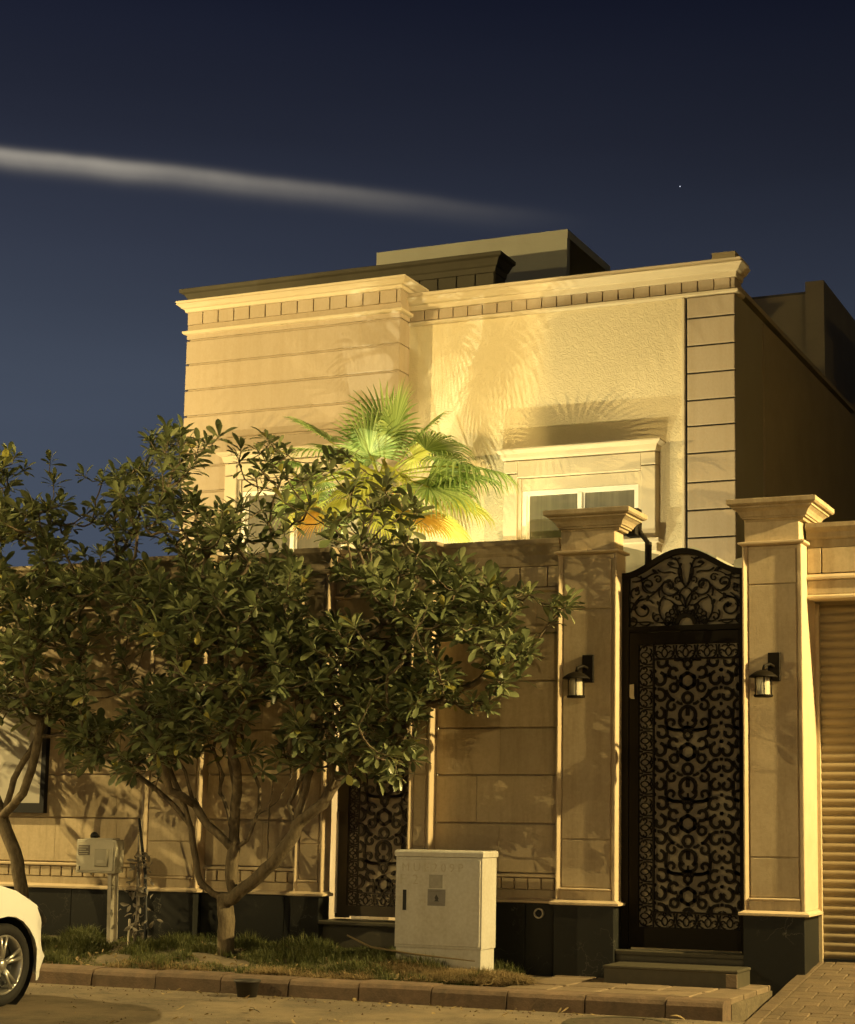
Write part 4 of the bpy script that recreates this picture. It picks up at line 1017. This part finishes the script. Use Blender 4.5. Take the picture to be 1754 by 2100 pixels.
# ------------------------------------------------------------------ leaves and trees
def leaf_verts(L=.13, W_=.042, fold=.25, curl=.22):
    """obovate leaf along +x, z up, 10 verts"""
    st = [(0, .06), (.22, .38), (.48, .80), (.72, 1.0), (.90, .72), (1.0, .08)]
    vs = []
    for t, w in st:
        zc = -curl * L * t * t
        vs.append((L * t, W_ * .5 * w, zc + fold * W_ * .5 * w)); vs.append((L * t, 0, zc)); vs.append((L * t, -W_ * .5 * w, zc + fold * W_ * .5 * w))
    fs = []
    for i in range(len(st) - 1):
        o = i * 3; fs += [(o, o + 3, o + 4, o + 1), (o + 1, o + 4, o + 5, o + 2)]
    return vs, fs
LV, LF = leaf_verts()
def frame_from(d, rollang):
    d = d.normalized(); up = Vector((0, 0, 1))
    s = up.cross(d)
    if s.length < 1e-3: s = Vector((1, 0, 0))
    s.normalize(); n = d.cross(s).normalized()
    c_, sn = math.cos(rollang), math.sin(rollang)
    return Matrix((d, s * c_ + n * sn, n * c_ - s * sn)).transposed()
def inside(p, poly):
    x, y = p; c = False; j = len(poly) - 1
    for i in range(len(poly)):
        xi, yi = poly[i]; xj, yj = poly[j]
        if (yi > y) != (yj > y) and x < (xj - xi) * (y - yi) / (yj - yi) + xi: c = not c
        j = i
    return c
def edge_d(p, poly):
    best = 9; x, y = p
    for i in range(len(poly)):
        ax, ay = poly[i - 1]; bx, by = poly[i]; dx, dy = bx - ax, by - ay
        t = max(0, min(1, ((x - ax) * dx + (y - ay) * dy) / (dx * dx + dy * dy + 1e-9)))
        best = min(best, math.hypot(x - ax - t * dx, y - ay - t * dy))
    return best
def leafy_tree(name, label, limbs, poly, n_tips, yc, dens, seed, base, wallY=14.60, fill=1.0, depth=1.0):
    rn = random.Random(seed)
    T = Thing(name, base, label, 'tree', 'broad-leaved street trees with glossy leaf rosettes')
    # skeleton nodes
    nodes = []; par = []; fixed = []
    for path in limbs:
        last = None
        pts = [Vector(p) for p in path]
        for i, p in enumerate(pts):
            if i == 0 and nodes:
                k = min(range(len(nodes)), key=lambda q_: (nodes[q_] - p).length)
                last = k; 
                if (nodes[k] - p).length > .02: nodes.append(p); par.append(k); last = len(nodes) - 1
                continue
            if last is None: nodes.append(p); par.append(-1); last = 0; continue
            a_ = nodes[last]; m_ = max(1, int((p - a_).length / .09)); st_i = last
            for q_ in range(1, m_ + 1):
                pp = a_ + (p - a_) * q_ / m_ + Vector((rn.uniform(-1, 1), rn.uniform(-1, 1), rn.uniform(-1, 1))) * .008
                nodes.append(pp); par.append(last); last = len(nodes) - 1
    zmin = min(q_[1] for q_ in poly); zmax = max(q_[1] for q_ in poly); xmin = min(q_[0] for q_ in poly); xmax = max(q_[0] for q_ in poly)
    tips = []; tries = 0
    while len(tips) < n_tips and tries < n_tips * 60:
        tries += 1
        x, z_ = rn.uniform(xmin, xmax), rn.uniform(zmin, zmax)
        ed = edge_d((x, z_), poly); ins = inside((x, z_), poly)
        if not ins and (ed > .14 or rn.random() > .12): continue
        if rn.random() > dens(x, z_, ed): continue
        if mn.noise(Vector((x * 1.9, z_ * 1.9, seed))) < -.30 + .1 * rn.random(): continue
        th = depth * min(1.15, .25 + 1.2 * math.sqrt(max(ed, .0)))
        y_ = yc + rn.uniform(-1, .85) * th * (1 if rn.random() < .6 else .7)
        if z_ < 4.15: y_ = min(y_, wallY - .05 - rn.random() * .25)
        p = Vector((x, y_, z_))
        # correct for perspective: outline is drawn at yc, keep apparent place
        s = y_ / yc; p = Vector((x * s, y_, 1.5 + (z_ - 1.5) * s))
        if p.z < 4.1 and p.y > wallY - .05: p.y = wallY - .06
        if any((p - t).length < .085 for t in tips[-400:]): continue
        tips.append(p)
    rootish = nodes[len(nodes) // 3]
    # connect tips nearest-first with curved twigs
    import heapq
    def dmin(p): return min((q_ - p).length for q_ in nodes)
    order = sorted(range(len(tips)), key=lambda i: dmin(tips[i]))
    from mathutils import kdtree
    cnt = 0; kd = None; pend = []
    tipdir = {}
    def rebuild():
        k = kdtree.KDTree(len(nodes))
        for i, q_ in enumerate(nodes): k.insert(q_, i)
        k.balance(); return k
    kd = rebuild()
    for c_, i in enumerate(order):
        p = tips[i]
        if c_ % 12 == 0: kd = rebuild()
        best = None; bs_ = 9
        for q_, k, d in kd.find_n(p, 14):
            sc = d + (.9 * max(0, q_.z - p.z + .02)) + (.0 if k > 4 else 1)
            if sc < bs_: bs_ = sc; best = k
        a_ = nodes[best]; L_ = (p - a_).length; m_ = max(2, int(L_ / .09)); last = best
        sag = Vector((rn.uniform(-.1, .1), rn.uniform(-.1, .1), -.14)) * L_
        for q_ in range(1, m_ + 1):
            t = q_ / m_; pp = a_ + (p - a_) * t + sag * math.sin(math.pi * t) + Vector((rn.uniform(-1, 1), rn.uniform(-1, 1), rn.uniform(-1, 1))) * .010 * (t < 1)
            nodes.append(pp); par.append(last); last = len(nodes) - 1
        tipdir[last] = (nodes[last] - nodes[par[last]]).normalized()
    # pipe-model radii
    load = [0.0] * len(nodes)
    for k in tipdir: load[k] += 1
    for k in range(len(nodes) - 1, 0, -1):
        load[k] = max(load[k], .6); load[par[k]] += load[k] if k in tipdir or True else 0
    # children lists -> chains
    ch = {}
    for k in range(1, len(nodes)): ch.setdefault(par[k], []).append(k)
    rad = [min(.098, .0054 * (max(l, 1) ** .375)) for l in load]
    trunk = MB(); br = MB(); tw = MB()
    def emit(start):
        stack = [(start, None)]
        while stack:
            k, prev = stack.pop()
            chain = ([prev] if prev is not None else []) + [k]
            while True:
                c_ = ch.get(chain[-1], [])
                if not c_: break
                c_ = sorted(c_, key=lambda q_: -load[q_])
                for o in c_[1:]: stack.append((o, chain[-1]))
                chain.append(c_[0])
            if len(chain) < 2: continue
            rs = [rad[q_] for q_ in chain]
            if prev is not None: rs[0] = min(rs[0], rs[1] * 1.3)
            r0_ = rs[min(1, len(rs) - 1)]
            tgt = trunk if r0_ > .05 else (br if r0_ > .014 else tw)
            tgt.tube([nodes[q_] for q_ in chain], rs, 10 if r0_ > .03 else (6 if r0_ > .012 else 4), cap=True)
    emit(0)
    T.part(trunk, 'trunk', BARK, smooth=True)
    if br.v: T.part(br, 'branches', BARK, smooth=True)
    if tw.v: T.part(tw, 'twigs', BARK, smooth=True, kind='stuff')
    # leaves
    L_ = []
    for k, dirn in tipdir.items():
        p = nodes[k]; d0 = (dirn + Vector((0, -.25, .55 if p.z > 2.2 else .15))).normalized()
        nl = rn.randint(8, 12); ph = rn.uniform(0, 6.28)
        a1 = d0.orthogonal().normalized(); a2 = d0.cross(a1)
        for j in range(nl):
            an = ph + j * 2.39996; el = .25 + .85 * (j / nl)
            dd = d0 * math.cos(el * 1.25) + (a1 * math.cos(an) + a2 * math.sin(an)) * math.sin(el * 1.25)
            dd.z -= .18 * el
            off = d0 * (-.05 * (j / nl)); L_.append((p + off, dd.normalized(), rn.choice((rn.uniform(.5, .8), rn.uniform(.8, 1.3), rn.uniform(1.0, 1.5))), rn.uniform(-.8, .8)))
        for j in range(rn.randint(0, 2)):    # loose leaves on the twig
            q_ = nodes[par[k]]; dd = Vector((rn.uniform(-1, 1), rn.uniform(-1, 1), rn.uniform(-.6, .6)))
            L_.append((q_, dd.normalized(), rn.uniform(.7, 1.1), rn.uniform(-.6, .6)))
    L_.sort(key=lambda a_: (a_[0] - Vector((0, 0, 1.5))).length - .25 * rn.random())
    mshs = []
    for q_ in range(10):
        vs, fs = leaf_verts(.13, .040 + .0015 * q_, .15 + .03 * q_, .1 + .04 * (q_ % 4))
        mb = MB().add(vs, fs); val = rn.random() ** 1.6; mb.attr = [val] * len(fs); mshs.append(mb.mesh('leaf', LEAF, True))
    vs, fs = leaf_verts(.14, .05); mb = MB().add(vs, fs); mb.attr = [.5] * len(fs); ymesh = mb.mesh('leaf', LEAF_Y, True)
    NL = 280
    # spread the singled-out leaves over the near side of the crown
    near = L_[:len(L_) // 2]; rn.shuffle(near); single = near[:NL]; ids = set(id(a_) for a_ in single)
    for p, dd, s, ro in single:
        M_ = (Matrix.Translation(p) @ frame_from(dd, ro).to_4x4() @ Matrix.Scale(s, 4))
        o = bpy.data.objects.new('leaf', ymesh if rn.random() < .05 else rn.choice(mshs)); COL.objects.link(o)
        o.parent = T.o; o.matrix_parent_inverse = Matrix.Translation(-Vector(T.o.location)); o.matrix_world = M_
        o.matrix_basis = M_
    vs = []; fs = []; at_ = []; yv = []; yf_ = []; ya = []
    for rec in L_:
        if id(rec) in ids: continue
        p, dd, s, ro = rec; M_ = frame_from(dd, ro) * s
        yellow = rn.random() < .022
        V_, F_, A_ = (yv, yf_, ya) if yellow else (vs, fs, at_)
        o = len(V_); w = rn.uniform(.85, 1.25)
        for a_, b_, c_ in LV: q_ = M_ @ Vector((a_, b_ * w, c_)); V_.append((q_.x + p.x, q_.y + p.y, q_.z + p.z))
        for f_ in LF: F_.append(tuple(i + o for i in f_))
        val = rn.random() ** 1.6; A_ += [val] * len(LF)
    mb = MB(); mb.v = vs; mb.f = fs; mb.attr = at_; T.part(mb, 'foliage', LEAF, smooth=True, kind='stuff')
    if yv:
        mb = MB(); mb.v = yv; mb.f = yf_; mb.attr = ya; T.part(mb, 'yellow_leaves', LEAF_Y, smooth=True, kind='stuff')
    return T
def P3(L_, y): return [(a_, (y if not isinstance(y, (list, tuple)) else y[i]), b_) for i, (a_, b_) in enumerate(L_)]
main_limbs = [
    P3([(-8.68, .15), (-8.68, .54), (-8.71, .74)], 14.08),
    P3([(-8.71, .74), (-8.82, .79), (-8.93, .89), (-9.01, 1.18), (-9.07, 1.54), (-9.18, 1.80), (-9.29, 2.06), (-9.43, 2.37)], [14.08, 14.05, 14.02, 14.0, 13.95, 13.9, 13.85, 13.8]),
    P3([(-8.68, .70), (-8.60, .80), (-8.60, .96), (-8.57, 1.19)], [14.08, 14.06, 14.0, 13.98]),
    P3([(-8.57, 1.19), (-8.81, 1.41), (-8.94, 1.64), (-9.01, 1.89), (-9.14, 2.14)], [13.98, 13.9, 13.85, 13.8, 13.7]),
    P3([(-8.57, 1.19), (-8.44, 1.27), (-8.36, 1.55), (-8.39, 1.76), (-8.51, 1.97), (-8.63, 2.36)], [13.98, 14.0, 14.05, 14.1, 14.1, 14.1]),
    P3([(-8.57, 1.19), (-8.60, 1.32), (-8.72, 1.51), (-8.85, 1.76), (-8.92, 2.05)], [13.98, 14.02, 14.1, 14.15, 14.2]),
    P3([(-8.60, 1.30), (-8.58, 1.42), (-8.52, 1.68), (-8.55, 1.97), (-8.48, 2.49)], [14.02, 13.98, 13.9, 13.85, 13.8]),
    P3([(-8.71, .74), (-8.61, .74), (-8.39, .89), (-8.10, 1.09), (-7.87, 1.33), (-7.80, 1.65), (-7.72, 1.84), (-7.60, 2.17)], [14.08, 14.04, 13.98, 13.9, 13.85, 13.85, 13.8, 13.8]),
    P3([(-7.84, 1.45), (-7.56, 1.61), (-7.49, 1.73), (-7.20, 2.08), (-6.92, 2.21), (-6.60, 2.17)], [13.85, 13.8, 13.8, 13.8, 13.85, 13.9]),
    P3([(-8.18, 1.06), (-8.11, 1.40), (-8.05, 1.57), (-7.99, 1.82)], [13.93, 13.8, 13.7, 13.65]),
    P3([(-9.04, 1.40), (-9.22, 1.62), (-9.52, 1.86), (-9.80, 2.15)], [13.97, 13.9, 13.8, 13.7]),
    P3([(-8.37, 1.50), (-8.20, 1.62), (-8.12, 1.86), (-8.24, 2.2)], [14.03, 14.1, 14.2, 14.3]),
    P3([(-8.83, 1.70), (-8.72, 1.86), (-8.78, 2.1), (-8.66, 2.4)], [14.12, 14.0, 13.9, 13.8]),
    P3([(-8.93, 1.60), (-9.10, 1.72), (-9.12, 1.95), (-9.28, 2.25)], [13.84, 13.7, 13.6, 13.5]),
    P3([(-7.86, 1.36), (-7.98, 1.62), (-7.86, 1.9), (-7.95, 2.25)], [13.85, 13.95, 14.0, 14.1]),
    P3([(-7.50, 1.70), (-7.40, 1.85), (-7.44, 2.1), (-7.30, 2.4)], [13.8, 13.7, 13.6, 13.55]),
    P3([(-8.52, 1.70), (-8.40, 1.95), (-8.46, 2.2), (-8.30, 2.5)], [13.9, 13.7, 13.6, 13.5]),
    P3([(-7.70, 1.88), (-7.82, 2.1), (-7.66, 2.35)], [13.8, 13.65, 13.5]),
]
mpoly = [(-9.49, 5.05), (-9.26, 5.15), (-8.99, 5.03), (-8.83, 4.88), (-8.46, 4.88), (-8.25, 5.0), (-7.83, 4.81), (-7.43, 4.83), (-7.02, 4.67), (-6.77, 4.38), (-6.62, 4.15), (-6.76, 3.9), (-6.24, 3.65), (-5.77, 3.46), (-5.20, 3.28), (-5.50, 2.91), (-5.82, 2.62), (-6.07, 2.42), (-6.49, 2.52), (-6.70, 2.30), (-6.74, 1.78), (-7.15, 1.92), (-7.68, 1.98), (-8.24, 2.02), (-8.71, 2.12), (-9.22, 1.95), (-9.66, 2.02), (-10.25, 1.92), (-10.08, 2.51), (-9.88, 3.06), (-9.87, 3.9), (-9.96, 4.53), (-9.64, 4.84)]
def mdens(x, z_, ed):
    if x < -9.5 and 2.35 < z_ < 3.35: return .10
    if z_ > 3.72: return .40 if x < -8.7 else (.20 if x < -7.2 else .26)
    if x < -9.35: return .55
    if z_ < 2.5: return .6
    return .85
leafy_tree('street_tree', 'large many-stemmed green tree in the middle, in front of the floodlit villa', main_limbs, mpoly, 1300, 13.75, mdens, 11, (-8.68, 14.08, .2))
left_limbs = [
    P3([(-10.80, .15), (-10.86, .66), (-10.90, .80), (-10.96, 1.03), (-11.10, 1.32), (-11.18, 1.46)], 13.95),
    P3([(-11.18, 1.46), (-11.07, 1.52), (-10.85, 1.68), (-10.70, 1.99), (-10.69, 2.14), (-10.64, 2.51)], [13.95, 13.9, 13.85, 13.8, 13.8, 13.8]),
    P3([(-11.18, 1.46), (-11.05, 1.92), (-10.90, 2.18), (-10.76, 2.56)], [13.95, 14.0, 14.05, 14.1]),
    P3([(-11.18, 1.46), (-11.29, 1.81), (-11.26, 2.28)], [13.95, 13.9, 13.8]),
    P3([(-11.25, 1.60), (-11.6, 1.95), (-11.9, 2.6)], [13.9, 13.8, 13.8]),
]
lpoly = [(-11.39, 5.13), (-11.09, 5.04), (-10.78, 4.87), (-10.48, 4.62), (-10.26, 4.73), (-10.02, 4.5), (-9.89, 4.14), (-9.44, 3.98), (-9.40, 3.19), (-9.58, 2.5), (-9.88, 2.05), (-10.34, 2.28), (-10.64, 2.50), (-11.21, 2.45), (-12.1, 2.35), (-13.0, 3.2), (-12.9, 4.6), (-12.13, 5.16)]
def ldens(x, z_, ed):
    if x > -10.1 and 2.35 < z_ < 3.3: return .12
    if x > -10.6 and z_ > 3.8: return .22
    if x > -10.3: return .6
    if z_ > 4.3: return .6
    return .85
leafy_tree('street_tree', 'green tree at the left edge with bare lower branches, behind the white car', left_limbs, lpoly, 780, 13.75, ldens, 23, (-10.8, 13.95, .2), depth=.9)

# ------------------------------------------------------------------ palm
def palm():
    rn = random.Random(5)
    T = Thing('fan_palm', (-9.62, 18.75, .06), 'floodlit fan palm with bright green and yellow fronds in front of the villa', 'palm')
    hz_ = 5.50; hx, hy = -9.62, 18.75
    pts = [(hx + .02 * math.sin(i), hy + .01 * i % .03, .05 + (hz_ - .2) * i / 14) for i in range(15)]
    T.part(MB().tube(pts, [.22 - .05 * min(1, i / 6) + .015 * (i % 2) for i in range(15)], 14), 'trunk', PBARK)
    H0 = Vector((hx, hy, hz_))
    def frond(d, petiole, rad_, m_, droop, nseg=34, spread=150, tipdroop=.5, rollv=0.0):
        d = Vector(d).normalized(); H1 = H0 + Vector((rn.uniform(-.06, .06), rn.uniform(-.06, .06), rn.uniform(-.12, .1)))
        P = []; v = d.copy(); p = H1.copy()
        for i in range(7): P.append(p.copy()); p = p + v * petiole / 6; v = (v + Vector((0, 0, -droop / 6))).normalized()
        pet = MB().tube(P, [.016, .015, .013, .012, .011, .010, .009], 5)
        end = P[-1]; ax = v.normalized(); s = ax.cross(Vector((0, 0, 1)))
        if s.length < .05: s = Vector((1, 0, 0))
        s.normalize(); nrm = s.cross(ax).normalized()
        q_ = Quaternion(ax, rollv); s = q_ @ s; nrm = q_ @ nrm
        mb = MB(); at_ = []
        for k in range(nseg):
            t = (k / (nseg - 1)) * 2 - 1; an = math.radians(spread) * t * .96
            dr_ = (ax * math.cos(an) + s * math.sin(an))
            Ls = rad_ * (1 - .28 * abs(t) ** 2) * rn.uniform(.92, 1.05)
            cup = .10 * rad_ * (abs(t))          # costapalmate fold
            wb = math.radians(spread) * 2 / nseg * .5
            val = rn.random()
            prev = None; pos = end.copy(); vv = (dr_ + nrm * .18).normalized(); steps = 6
            for j in range(steps + 1):
                u_ = j / steps; r_ = Ls * u_
                if u_ <= .55: w = max(.002, r_ * math.tan(wb) * (1.0 if u_ < .4 else .85))
                else: w = Ls * .55 * math.tan(wb) * (1 - (u_ - .55) / .45) + .0012
                side_ = vv.cross(nrm).normalized()
                a_ = pos - side_ * w; b_ = pos + side_ * w; c_ = pos - nrm * w * .55
                o = len(mb.v); mb.v += [tuple(a_), tuple(c_), tuple(b_)]
                if prev is not None:
                    mb.f += [(prev, o, o + 1, prev + 1), (prev + 1, o + 1, o + 2, prev + 2)]; at_ += [val, val * .8]
                prev = o
                g_ = tipdroop * (max(0, u_ - .40) ** 1.2) * 1.6 + .10 * u_
                vv = (vv + Vector((0, 0, -g_))).normalized(); pos = pos + vv * Ls / steps
        mb.attr = at_
        f_ = T.part(mb, 'frond', m_, smooth=False)
        T.sub(pet, 'petiole', m_ if m_ is not PALMG else PALMY, f_, smooth=True)
    F = [  # direction, petiole, radius, material, droop, tipdroop
        ((.05, -.05, 1.0), .55, .62, PALMG, .05, .15), ((.35, -.1, .95), .60, .62, PALMG, .2, .35), ((-.15, -.35, .9), .42, .58, PALMG, .3, .2),
        ((-.75, -.1, .75), .75, .60, PALMG, .3, .25), ((.55, .2, .9), .65, .60, PALMG, .3, .6), ((-.4, .3, .95), .55, .55, PALMG, .2, .3),
        ((.80, -.2, .62), .70, .62, PALMG, .55, 1.1), ((.75, .3, .45), .75, .62, PALMG, .6, 1.3), ((-.30, -.75, .62), .45, .52, PALMG, .5, .3),
        ((-.85, .1, .35), .85, .60, PALMG, .6, .8), ((-.95, -.2, .05), .80, .58, PALMG, .6, .9),
        ((.98, -.15, .35), .98, .66, PALMG, .55, 1.4), ((.95, .2, .05), .90, .60, PALMY, .55, 1.2), ((.97, -.22, .20), 1.08, .80, PALMG, .45, 1.7), ((.95, -.4, .0), .95, .72, PALMG, .5, 1.6), ((-.92, -.1, .55), .95, .58, PALMG, .5, .7), ((.35, -.8, .35), .60, .58, PALMY, .7, .7),
        ((.15, -.9, .1), .60, .56, PALMY, .7, .6), ((.62, -.45, .0), .75, .58, PALMY, .6, .5), ((.70, -.35, -.25), .85, .46, PALMO, .5, .5), ((.60, -.5, -.15), .80, .56, PALMY, .5, .7),
        ((-.45, -.6, .05), .75, .55, PALMY, .6, .6), ((-.75, -.35, -.1), .80, .52, PALMY, .6, .6), ((-.5, -.5, -.35), .75, .48, PALMO, .4, .5), ((.30, -.6, -.3), .70, .5, PALMY, .5, .6),
        ((.0, -.8, -.25), .75, .5, PALMY, .5, .6), ((.5, .5, -.1), .8, .5, PALMY, .6, .8), ((-.6, .5, .1), .8, .5, PALMG, .6, .8)]
    for d, pe, ra_, m_, dr_, td in F: frond(d, pe * 1.08, ra_ * 1.12, m_, dr_, tipdroop=td * 1.15, rollv=rn.uniform(-.5, .5), spread=rn.uniform(95, 135))
    for _ in range(7):
        an = rn.uniform(0, 6.28); frond((math.cos(an), math.sin(an) * .8 - .1, rn.uniform(-.1, .9)), rn.uniform(.55, .95), rn.uniform(.5, .68), PALMG if rn.random() < .65 else PALMY, .5, tipdroop=rn.uniform(.8, 1.6), rollv=rn.uniform(-.8, .8), spread=rn.uniform(95, 130))
palm()

# ------------------------------------------------------------------ sapling tied to a stake
sp_ = Thing('staked_sapling', (-9.6, 14.2, .22), 'withered sapling with curled leaves tied to a black leaning stake', 'sapling')
sp_.part(MB().tube([(-9.83, 14.3, 1.46), (-9.68, 14.22, .95), (-9.57, 14.12, .22)], [.012, .016, .018], 8), 'stake', DARK)
sp_.part(MB().tube([(-9.71, 14.14, .20), (-9.70, 14.15, .6), (-9.73, 14.17, 1.08), (-9.76, 14.2, 1.3)], [.022, .018, .012, .005], 8), 'stem', mat('grey sapling bark', (.14, .12, .095), .9, noise=.6, nscale=30), smooth=True)
sp_.part(MB().tube([(-9.80, 14.16, .22), (-9.79, 14.16, .52)], .010, 6), 'support_stick', PIPE)
vs, fs = leaf_verts(.06, .030, .8, .9); mb = MB().add(vs, fs); mb.attr = [.6] * len(fs); dl = mb.mesh('dry_leaf', DRYL, True)
vs, fs = leaf_verts(.06, .034, -.6, -.8); mb = MB().add(vs, fs); mb.attr = [.1] * len(fs); dl2 = mb.mesh('dry_leaf', DRYL, True)
for k in range(95):
    z_ = R.choice((R.uniform(.30, .62), R.uniform(.62, 1.15), R.uniform(.7, 1.1)))
    p = Vector((-9.68 + R.gauss(0, .055), 14.15 + R.gauss(0, .06), z_)); dd = Vector((R.uniform(-1, 1), R.uniform(-1, 1), R.uniform(-1, .3)))
    o = bpy.data.objects.new('dry_leaf', R.choice((dl, dl2))); COL.objects.link(o); o.parent = sp_.o; o.matrix_parent_inverse = Matrix.Translation(-Vector(sp_.o.location))
    o.matrix_basis = Matrix.Translation(p) @ frame_from(dd, R.uniform(-3, 3)).to_4x4() @ Matrix.Scale(R.uniform(.6, 1.3), 4)

# ------------------------------------------------------------------ grass, straw, stick, fallen leaves
def blades(n, pos, h, w, m_, name, lean=.5, seed=3):
    rn = random.Random(seed); mb = MB(); at_ = []
    for _ in range(n):
        r = pos(rn)
        if r is None: continue
        x, y_, hs = r; z0_ = soilz(x, y_) - .01; hh = h * hs * rn.uniform(.5, 1.25); an = rn.uniform(0, 6.28); ln = rn.uniform(.1, lean) * hh
        dx, dy = math.cos(an), math.sin(an); sx, sy = -dy * w, dx * w
        o = len(mb.v)
        mb.v += [(x - sx, y_ - sy, z0_), (x + sx, y_ + sy, z0_), (x + dx * ln * .4 + sx * .8, y_ + dy * ln * .4 + sy * .8, z0_ + hh * .6), (x + dx * ln * .4 - sx * .8, y_ + dy * ln * .4 - sy * .8, z0_ + hh * .6), (x + dx * ln, y_ + dy * ln, z0_ + hh * (1 - .25 * ln / hh))]
        mb.f += [(o, o + 1, o + 2, o + 3), (o + 3, o + 2, o + 4)]; v_ = rn.random(); at_ += [v_, v_]
    mb.attr = at_
    return tag(mb.build(name, m_), kind='stuff')
from mathutils import noise as mn
def gpos(rn):
    x = rn.uniform(-13, -5.95); y_ = 13.40 + rn.random() ** 1.05 * 1.28
    c_ = mn.noise(Vector((x * 1.5, y_ * 2.2, 1))); 
    if c_ < -.42 + .25 * smoothstep((x + 7.4) / 1.3) * (y_ < 13.75): return None
    if y_ < 13.48 and rn.random() < .7: return None
    return x, y_, .30 + 1.7 * max(0, mn.noise(Vector((x * 2.6, y_ * 3.4, 7))) + .25)
tag(blades(60000, gpos, .095, .0035, GRASSM, 'grass', .9, 3), 'low unkempt green grass along the planter strip', 'grass')
def spos(rn):
    if rn.random() < .55:
        a_, r_ = rn.uniform(0, 6.28), math.sqrt(rn.random()); x = -5.98 + .42 * r_ * math.cos(a_); y_ = 13.74 + .20 * r_ * math.sin(a_)
    elif rn.random() < .6:
        x = rn.gauss(-6.45, .28); y_ = rn.gauss(13.86, .07)
    else:
        x = rn.uniform(-9.5, -6.3); y_ = 13.42 + rn.random() ** 2 * .25
        if mn.noise(Vector((x * 2, 4, 1))) < -.15: return None
    if x > -5.56 or y_ < 13.39: return None
    return x, y_, 1 + .5 * math.exp(-((x + 5.95) ** 2 + (y_ - 13.75) ** 2) * 12)
tag(blades(19000, spos, .095, .003, STRAW, 'dry_straw', 2.6, 9), 'heap of dry yellow straw and weeds by the foot of the white cabinet', 'straw')
tag(MB().tube([(-7.55, 14.3, .44), (-7.2, 14.1, .36), (-6.7, 13.9, .335), (-6.1, 13.87, .30)], [.008, .010, .009, .005], 6).build('dry_stick', STRAW), 'thin pale dry stick lying across the foot of the cabinet', 'stick')
for k, (x, y_) in enumerate(((-7.07, 11.93), (-8.72, 11.95), (-7.12, 11.87), (-4.1, 13.0))):
    vs, fs = leaf_verts(.11 if k != 1 else .06, .045, .5, .5 if k != 1 else -.3)
    mb = MB().add(vs, fs); mb.attr = [.5] * len(fs)
    o = mb.build('fallen_leaf', STRAW if k in (0, 3) else DRYL, smooth=True); o.location = (x, y_, .035); o.rotation_euler = (.2, -.2, R.uniform(0, 6))
    tag(o, ['pale curled fallen leaf on the road below the flower pot', 'small dark fallen leaf on the road to the right of the car wheel', 'brown fallen leaf on the road beside the pale curled one', 'dry fallen leaf lying on the road near the end of the kerb'][k], 'fallen leaf')
mhT = Thing('manhole_cover', (-4.38, 12.62, .004), 'round manhole cover set in the road near the end of the kerb', 'manhole cover')
mhT.part(MB().lathe([(.34, .0), (.34, .010), (.40, .010), (.42, .0)], (-4.38, 12.62, .004), 36), 'rim', STEPM)
mhT.part(MB().lathe([(.001, .006), (.33, .006), (.334, -.004)], (-4.38, 12.62, .004), 36), 'lid', mat('cast iron lid', (.05, .04, .03), .6, noise=.8, nscale=25, bump=.6, bscale=60, col2=(.14, .11, .07)))
lt = MB(); la_ = []
for _ in range(420):
    if R.random() < .62: x, y_ = R.uniform(-10.5, -5.7), 13.40 + R.random() ** 1.4 * 1.0; z_ = soilz(x, y_) + .035
    elif R.random() < .5: x, y_, z_ = R.uniform(-9.5, -3.8), 13.12 - abs(R.gauss(0, .10)), .008
    else: x, y_, z_ = R.uniform(-8.6, -3.8), R.uniform(10.8, 13.1), .008
    vs, fs = leaf_verts(R.uniform(.03, .085), R.uniform(.015, .035), R.uniform(-.5, .7), R.uniform(-.6, .8)); M_ = Matrix.Rotation(R.uniform(0, 6.28), 3, 'Z') @ Matrix.Rotation(R.uniform(-.4, .4), 3, 'X')
    lt.add([tuple(M_ @ Vector(v_) + Vector((x, y_, z_))) for v_ in vs], fs); v_ = R.random(); la_ += [v_] * len(fs)
lt.attr = la_
tag(lt.build('leaf_litter', STRAW), 'small dry leaves and scraps strewn over the planter grass and road edge', 'litter', kind='stuff')
rs = MB()
for _ in range(260):
    x, y_ = R.uniform(-10, -3.8), R.choice((R.uniform(10.5, 13.1), R.uniform(12.8, 13.11))); s = R.uniform(.003, .009)
    rs.add([(x - s, y_ - s, 0), (x + s, y_ - s * .6, 0), (x + s * .7, y_ + s, 0), (x - s * .8, y_ + s * .7, 0), (x, y_, s * 1.6)], [(0, 1, 4), (1, 2, 4), (2, 3, 4), (3, 0, 4)])
tag(rs.build('road_grit', KERB), 'scattered small grit and pebbles on the road along the kerb', 'grit', kind='stuff')
